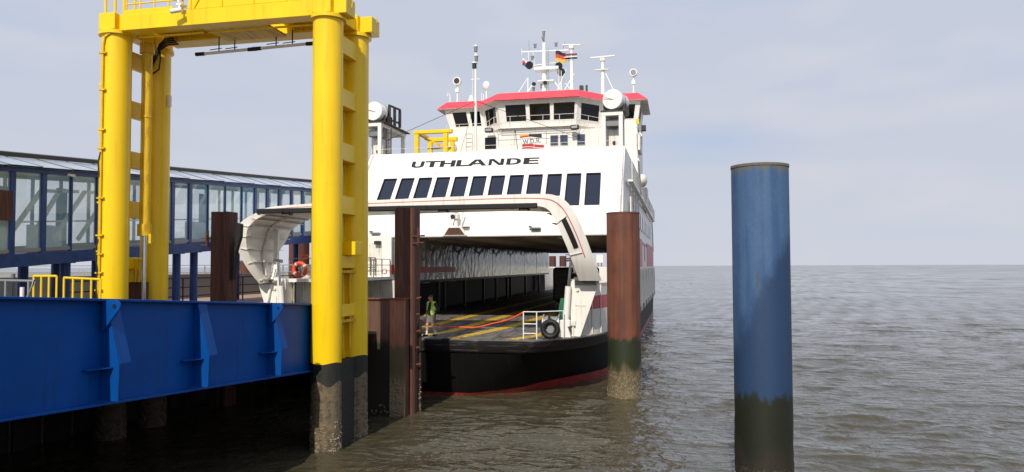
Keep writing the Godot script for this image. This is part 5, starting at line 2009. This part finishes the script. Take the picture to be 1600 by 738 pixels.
	# flags at the yard arms
	for k in 2:
		var a: Vector3 = V(-9.9, 23.6, 62.9) if k == 0 else V(-12.75, 23.15, 62.9)
		var w := 0.88 if k == 0 else 0.42
		var h := 0.9 if k == 0 else 0.62
		var f := thing("national_flag" if k == 0 else "courtesy_flag", ["black, red and yellow flag flying right of the signal mast", "small limp red, white and blue flag left of the signal mast"][k], "flag", a)
		var bands = [["flag_black", "flag_red", "flag_yellow"], ["white_clean", "flag_red", "navy"]][k]
		for b in 3:
			s = Sh.new()
			var rows: Array = []
			for j in 4:
				var r: Array = []
				for i in 12:
					var u := i / 11.0
					var y := -h * (b + j / 3.0) / 3.0 - u * u * 0.22 + 0.05 * sin(u * 7.0)
					r.append(a + Vector3(u * w, y, 0.14 * sin(u * 6.5 + j * 0.3 + b) * u))
				rows.append(r)
			s.sheet(rows, V(0, 0, -1))
			obj("band", s, M[bands[b]], f)
	# lifebuoy on the port wing rail
	var lb := thing("lifebuoy", "orange lifebuoy hung on the rail of the ferry's left wing platform", "lifebuoy", V(-17.75, 4.95, 33.55))
	s = Sh.new()
	var prof: Array = []
	for k in 13: prof.append(Vector2(0.31 + cos(TAU * k / 12) * 0.095, sin(TAU * k / 12) * 0.085))
	s.lathe(prof, V(-17.75, 5.36, 33.55), 28, Basis(Vector3.RIGHT, PI / 2))
	obj("ring", s, M.orange, lb)
	s = Sh.new()
	for k in 4:
		var a := TAU * k / 4 + 0.6
		var o := Vector3(cos(a), sin(a), 0)
		s.tube(V(-17.75, 5.36, 33.55) + o * 0.31 - Vector3(-o.y, o.x, 0) * 0.04, V(-17.75, 5.36, 33.55) + o * 0.31 + Vector3(-o.y, o.x, 0) * 0.04, 0.1, 12)
	obj("band", s, M.white_worn, lb)
	s = Sh.new()
	for k in 3:
		var a := TAU * k / 3 + 0.5
		s.bar(V(-17.75, 5.36, 33.66), V(-17.75 + cos(a) * 0.3, 5.36 + sin(a) * 0.3, 33.66), 0.07, 0.04)
	obj("holder", s, M.steel, lb)
	s = Sh.new()
	s.ball(V(-17.95, 5.98, 34.5), Vector3(0.2, 0.12, 0.2), 10)
	tag(obj("orange_float", s, M.orange), "small orange float on the locker above the lifebuoy", "float")
	# tyre fender on the bow
	var ty := thing("tyre_fender", "black tyre fender leaning on the winch at the bow edge", "tyre", V(-5.3, 2.4, 31.75))
	s = Sh.new()
	prof = []
	for k in 17:
		var a := TAU * k / 16
		prof.append(Vector2(0.30 + cos(a) * 0.125, sin(a) * 0.13 * (1.15 if cos(a) > 0 else 1.0)))
	s.lathe(prof, V(-5.28, 2.84, 31.72), 32, Basis(Vector3.RIGHT, PI / 2 - 0.08) )
	obj("tread", s, M.black, ty)
	s = Sh.new()
	s.tube(V(-5.26, 2.84, 31.72), V(-5.2, 2.84, 32.4), 0.13, 16)
	s.tube(V(-5.27, 2.84, 31.66), V(-5.26, 2.84, 31.72), 0.15, 16, 0.13)
	obj("axle_stub", s, M.galv, ty)
	s = Sh.new()
	s.tube(V(-5.75, 2.41, 31.75), V(-5.55, 2.41, 31.75), 0.05, 8)
	s.span(V(-5.6, 2.4, 31.6), V(-4.9, 2.46, 32.0))
	obj("shoe", s, M.dark, ty)
	# orange rope across the bow
	s = Sh.new()
	var pts: Array = []
	for k in 21:
		var u := k / 20.0
		var x := lerpf(-11.35, -6.42, u)
		pts.append(V(x, 3.05 * (1 - u) + 3.52 * u - 0.52 * 4 * u * (1 - u) * 0.9 + 0.02 * sin(k), lerpf(32.9, 31.66, u)))
	s.pipe(pts, 0.035, 8)
	tag(obj("rope", s, M.orange), "orange rope slung across the bow opening to the white rail", "rope")
	# green hose bundle by the hinge pedestal
	s = Sh.new()
	for k in 5:
		s.pipe([V(-5.08 + k * 0.05, 4.05, 33.6), V(-5.16 + k * 0.07, 3.6, 33.5), V(-5.12 + k * 0.06, 3.0, 33.55), V(-5.0 + k * 0.03, 2.9, 33.6)], 0.045, 6)
	tag(obj("hose", s, M.green), "green hose bundle hanging beside the right visor cylinder", "hose")
	# dark lorry on the car deck
	var lo := thing("lorry", "dark lorry parked on the car deck behind the right visor leg", "lorry", V(-6.9, 2.41, 53))
	s = Sh.new()
	s.span(V(-8.15, 3.15, 50.0), V(-5.75, 5.4, 57.0), 0.14)
	obj("body", s, M.black, lo)
	s = Sh.new()
	for h in 4: s.span(V(-8.05, 3.5 + h * 0.46, 49.97), V(-5.85, 3.55 + h * 0.46, 50.0))
	obj("door_rib", s, M.dark, lo)
	for x in [-7.95, -6.25]:
		for v in [51.0, 56.0]:
			s = Sh.new()
			s.tube(V(x, 2.9, v), V(x + 0.32, 2.9, v), 0.48, 18)
			obj("wheel", s, M.black, lo)
	s = Sh.new()
	s.span(V(-8.05, 2.75, 50.0), V(-5.85, 2.9, 50.1))
	obj("bumper", s, M.dark, lo)
	for x in [-7.95, -6.15]:
		s = Sh.new()
		s.span(V(x, 2.92, 49.96), V(x + 0.22, 3.05, 50.0))
		obj("tail_lamp", s, M.red, lo)
	# far off the stern: two brown piles and a white sign board
	for k in 2:
		s = Sh.new()
		var q := V([-17.6, -16.1][k], 0, 108)
		s.tube(q + Vector3.DOWN, q + Vector3.UP * 6.9, 0.55, 20, 0.5)
		tag(obj("distant_pile", s, M.rust), "%s of two brown piles seen through the stern opening" % ["left", "right"][k], "pile", "piles beyond the stern")
	var b := thing("sea_mark", "white sea mark board seen through the stern opening at right", "sign", V(-11.2, 0, 112))
	s = Sh.new()
	s.span(V(-11.75, 5.9, 112), V(-10.75, 7.1, 112.1), 0.02)
	obj("board", s, M.white_clean, b)
	s = Sh.new()
	for x in [-11.5, -11.0]: s.tube(V(x, -1, 112.15), V(x, 6.2, 112.15), 0.08, 8)
	obj("leg", s, M.steel, b)
	s = Sh.new()
	s.tube(V(-14.9, -1, 112), V(-14.9, 6.6, 112), 0.1, 8)
	tag(obj("slim_post", s, M.steel), "slim grey post between the far piles beyond the stern", "post")

# ---------------------------------------------------------------- the deckhand
# distance to bones [a, b, ra, rb] joined smoothly
func flesh(p: Vector3, bones: Array, k: float) -> float:
	var d := 9.0
	for b in bones:
		var ab: Vector3 = b[1] - b[0]
		var t := clampf((p - b[0]).dot(ab) / maxf(ab.length_squared(), 1e-6), 0.0, 1.0)
		var e: float = (p - b[0] - ab * t).length() - lerpf(b[2], b[3], t)
		var h := clampf(0.5 + 0.5 * (d - e) / k, 0.0, 1.0)
		d = lerpf(d, e, h) - k * h * (1.0 - h)
	return d

# surface nets: one vertex in each crossed cell, one quad round each crossed edge
func skin(sh: Sh, bones: Array, cell: float, k: float, color: Callable, turn: Basis, at: Vector3, cut = null) -> void:
	var lo := Vector3.ONE * 9.0
	var hi := -lo
	for b in bones:
		var r: float = maxf(b[2], b[3]) + cell * 2.5 + k * 0.3
		for e in 2:
			lo = lo.min(b[e] - Vector3.ONE * r); hi = hi.max(b[e] + Vector3.ONE * r)
	var B := 4
	var nx := (int((hi.x - lo.x) / cell) / B + 1) * B + 1
	var ny := (int((hi.y - lo.y) / cell) / B + 1) * B + 1
	var nz_ := (int((hi.z - lo.z) / cell) / B + 1) * B + 1
	var f := PackedFloat32Array()
	f.resize(nx * ny * nz_)
	f.fill(1.0)
	var fn := func(p: Vector3) -> float:
		var d := flesh(p, bones, k)
		return maxf(d, cut.call(p)) if cut != null else d
	for bz in range(0, nz_, B):
		for by in range(0, ny, B):
			for bx in range(0, nx, B):
				var c := lo + Vector3(bx + B * 0.5, by + B * 0.5, bz + B * 0.5) * cell
				var d := flesh(c, bones, k)
				if d > cell * B * 0.95: continue
				for z in range(bz, mini(bz + B, nz_)):
					for y in range(by, mini(by + B, ny)):
						for x in range(bx, mini(bx + B, nx)):
							f[(z * ny + y) * nx + x] = fn.call(lo + Vector3(x, y, z) * cell)
	var id := {}
	var offs := [0, 1, nx, nx + 1, nx * ny, nx * ny + 1, nx * ny + nx, nx * ny + nx + 1]
	for z in nz_ - 1:
		for y in ny - 1:
			for x in nx - 1:
				var i := (z * ny + y) * nx + x
				var inside := 0
				for o in offs:
					if f[i + o] < 0.0: inside += 1
				if inside == 0 or inside == 8: continue
				var s := Vector3.ZERO
				var n := 0
				for a in 8:
					for bit in [1, 2, 4]:
						if a & bit: continue
						var u := f[i + offs[a]]
						var w := f[i + offs[a | bit]]
						if (u < 0.0) == (w < 0.0): continue
						var q := Vector3(a & 1, (a >> 1) & 1, a >> 2)
						q[0 if bit == 1 else (1 if bit == 2 else 2)] += u / (u - w)
						s += q; n += 1
				var p := lo + (Vector3(x, y, z) + s / n) * cell
				var e := cell * 0.5
				var g := Vector3(flesh(p + Vector3(e, 0, 0), bones, k) - flesh(p - Vector3(e, 0, 0), bones, k), flesh(p + Vector3(0, e, 0), bones, k) - flesh(p - Vector3(0, e, 0), bones, k), flesh(p + Vector3(0, 0, e), bones, k) - flesh(p - Vector3(0, 0, e), bones, k)).normalized()
				sh.tint = color.call(p)
				id[i] = sh.pt(at + turn * p, turn * g)
	for z in range(1, nz_ - 1):
		for y in range(1, ny - 1):
			for x in range(1, nx - 1):
				var i := (z * ny + y) * nx + x
				var u := f[i] < 0.0
				for ax in 3:
					var st: int = [1, nx, nx * ny][ax]
					if u == (f[i + st] < 0.0): continue
					var s1: int = [nx, nx * ny, 1][ax]
					var s2: int = [nx * ny, 1, nx][ax]
					if not (id.has(i) and id.has(i - s1) and id.has(i - s2) and id.has(i - s1 - s2)): continue
					sh.face(id[i], id[i - s1], id[i - s1 - s2]); sh.face(id[i], id[i - s1 - s2], id[i - s2])
	sh.tint = Color.WHITE

func build_person() -> void:
	var at := V(-10.72, DK + 0.012, 32.35)
	var turn := Basis(Vector3.UP, -0.42)
	var t := thing("person", "deckhand in yellow safety vest, black jumper and shorts walking on the bow deck", "person", at)
	# joints: the person faces +z, his right side is -x
	var torso := [
		[Vector3(-0.09, 0.95, 0), Vector3(-0.12, 1.38, -0.01), 0.125, 0.115], [Vector3(0.09, 0.95, 0), Vector3(0.12, 1.38, -0.01), 0.125, 0.115],
		[Vector3(0, 1.06, 0.07), Vector3(0, 1.25, 0.05), 0.145, 0.12], [Vector3(-0.17, 1.44, -0.01), Vector3(0.17, 1.44, -0.01), 0.075, 0.075]]
	var arms := [
		[Vector3(-0.2, 1.43, 0), Vector3(-0.30, 1.16, -0.03), 0.068, 0.054], [Vector3(-0.30, 1.16, -0.03), Vector3(-0.24, 0.95, 0.13), 0.052, 0.036],
		[Vector3(0.2, 1.43, 0), Vector3(0.31, 1.17, -0.08), 0.068, 0.054], [Vector3(0.31, 1.17, -0.08), Vector3(0.24, 0.94, 0.05), 0.052, 0.036]]
	var legs := [
		[Vector3(-0.1, 0.92, 0), Vector3(-0.12, 0.5, 0.15), 0.105, 0.062], [Vector3(-0.12, 0.5, 0.15), Vector3(-0.13, 0.1, 0.17), 0.06, 0.04], [Vector3(-0.12, 0.38, 0.13), Vector3(-0.12, 0.3, 0.13), 0.055, 0.05],
		[Vector3(0.1, 0.92, 0), Vector3(0.12, 0.49, 0.02), 0.105, 0.062], [Vector3(0.12, 0.49, 0.02), Vector3(0.13, 0.1, -0.14), 0.06, 0.04], [Vector3(0.12, 0.38, -0.05), Vector3(0.12, 0.3, -0.08), 0.055, 0.05],
		[Vector3(-0.13, 0.055, 0.15), Vector3(-0.15, 0.045, 0.36), 0.05, 0.042], [Vector3(0.13, 0.055, -0.16), Vector3(0.15, 0.045, 0.05), 0.05, 0.042],
		[Vector3(-0.1, 0.62, 0.09), Vector3(-0.1, 0.85, 0.02), 0.10, 0.115], [Vector3(0.1, 0.62, 0.03), Vector3(0.1, 0.85, 0.0), 0.10, 0.115]]
	var neck := [[Vector3(0, 1.44, -0.01), Vector3(-0.01, 1.58, 0.03), 0.062, 0.056]]
	var skin_c := Color(0.46, 0.23, 0.16)
	var body_color := func(p: Vector3) -> Color:
		if p.y > 1.485 and absf(p.x) < 0.09: return skin_c
		if p.y < 0.085: return Color(0.02, 0.02, 0.022)
		if p.y < 0.24: return Color(0.72, 0.72, 0.70)
		if p.y < 0.58: return skin_c
		if p.y < 0.955 and absf(p.x) < 0.215: return Color(0.16, 0.145, 0.13)
		return Color(0.013, 0.013, 0.015)
	var sh := Sh.new()
	skin(sh, torso + arms + legs + neck, 0.018, 0.045, body_color, turn, at)
	# head, turned to his right and bent down a little
	var hc: Vector3 = Vector3(-0.01, 1.685, 0.045)
	var ht := Basis(Vector3.UP, -0.35) * Basis(Vector3.RIGHT, 0.22)
	var h := func(x, y, z): return hc + ht * Vector3(x, y, z)
	var head := [
		[h.call(0, 0.035, -0.015), h.call(0, 0.02, 0.01), 0.095, 0.088], [h.call(0, -0.02, 0.03), h.call(0, -0.085, 0.055), 0.068, 0.042],
		[h.call(0, 0.0, 0.095), h.call(0, -0.035, 0.118), 0.010, 0.016], [h.call(-0.082, 0.01, -0.01), h.call(-0.088, -0.03, -0.005), 0.014, 0.011], [h.call(0.082, 0.01, -0.01), h.call(0.088, -0.03, -0.005), 0.014, 0.011],
		[h.call(-0.03, 0.022, 0.086), h.call(0.03, 0.022, 0.086), 0.014, 0.014], [h.call(-0.022, -0.066, 0.088), h.call(0.022, -0.066, 0.088), 0.012, 0.012],
		[h.call(0, -0.05, 0.0), h.call(0, -0.13, -0.02), 0.06, 0.056]]
	var head_color := func(p: Vector3) -> Color:
		var q: Vector3 = ht.inverse() * (p - hc)
		if q.y > 0.065 or (q.z < 0.01 and q.y > -0.03 and absf(q.x) < 0.084) or (q.y > 0.03 and q.z < 0.045): return Color(0.05, 0.034, 0.026)
		if q.z > 0.06 and absf(absf(q.x) - 0.03) < 0.013 and absf(q.y - 0.002) < 0.008: return Color(0.05, 0.03, 0.025)
		if q.z > 0.07 and absf(q.x) < 0.024 and absf(q.y + 0.067) < 0.005: return Color(0.30, 0.10, 0.08)
		return skin_c
	skin(sh, head, 0.008, 0.022, head_color, turn, at)
	# hands: palm, four curled fingers of different lengths, thumb from the side of the palm
	for sd: float in [-1.0, 1.0]:
		var w: Vector3 = Vector3(-0.24, 0.95, 0.13) if sd < 0 else Vector3(0.24, 0.94, 0.05)
		var d := (w - (Vector3(-0.30, 1.16, -0.03) if sd < 0 else Vector3(0.31, 1.17, -0.08))).normalized()
		var across := Vector3(0, 0, 1) - d * d.z
		across = across.normalized()
		var inn: Vector3 = d.cross(across) * -sd
		var hb := [[w - d * 0.02, w + d * 0.03, 0.03, 0.028], [w + d * 0.03 - across * 0.02, w + d * 0.085 - across * 0.026, 0.017, 0.014], [w + d * 0.03 + across * 0.02, w + d * 0.09 + across * 0.022, 0.017, 0.014], [w + d * 0.04, w + d * 0.09, 0.018, 0.015]]
		for k in 4:
			var o := across * (0.03 - k * 0.02)
			var len_: float = [0.066, 0.076, 0.07, 0.054][k]
			var a := w + d * 0.085 + o
			var b: Vector3 = a + d * len_ * 0.55 + inn * 0.012
			var c: Vector3 = b + (d * 0.55 + inn * 0.8).normalized() * len_ * 0.5
			hb.append([a, b, 0.0088, 0.0082]); hb.append([b, c, 0.0082, 0.0068])
		var ta := w + d * 0.03 + across * 0.03
		var tb: Vector3 = ta + (d * 0.6 + across * 0.7 + inn * 0.3).normalized() * 0.04
		hb.append([ta, tb, 0.012, 0.010]); hb.append([tb, tb + (d * 0.9 + inn * 0.3).normalized() * 0.03, 0.010, 0.008])
		skin(sh, hb, 0.006, 0.008, func(_p): return skin_c, turn, at)
	var m := flat("skin_and_clothes", Color.WHITE, 0.8)
	m.vertex_color_use_as_albedo = true
	obj("body", sh, m, t)
	# the vest, open at the front, over the torso
	var fat: Array = []
	for b in torso: fat.append([b[0], b[1], b[2] + 0.022, b[3] + 0.022])
	var vs := Sh.new()
	var vest_color := func(p: Vector3) -> Color:
		if absf(p.y - 1.12) < 0.028 or absf(p.y - 1.24) < 0.02: return Color(0.55, 0.56, 0.54)
		return Color(0.58, 0.80, 0.06)
	var cut := func(p: Vector3) -> float:
		var inner := 0.012 - flesh(p, torso, 0.045)
		var open_: float = 0.075 + 0.04 * (1.45 - p.y) - absf(p.x - 0.01) if p.z > 0.02 else -1.0
		var hole := 0.098 - Vector2(p.y - 1.40, p.z + 0.01).length() if absf(p.x) > 0.17 else -1.0
		return maxf(maxf(inner, open_), maxf(maxf(0.93 - p.y, p.y - 1.535), hole))
	skin(vs, fat, 0.014, 0.045, vest_color, turn, at, cut)
	obj("safety_vest", vs, m, t)
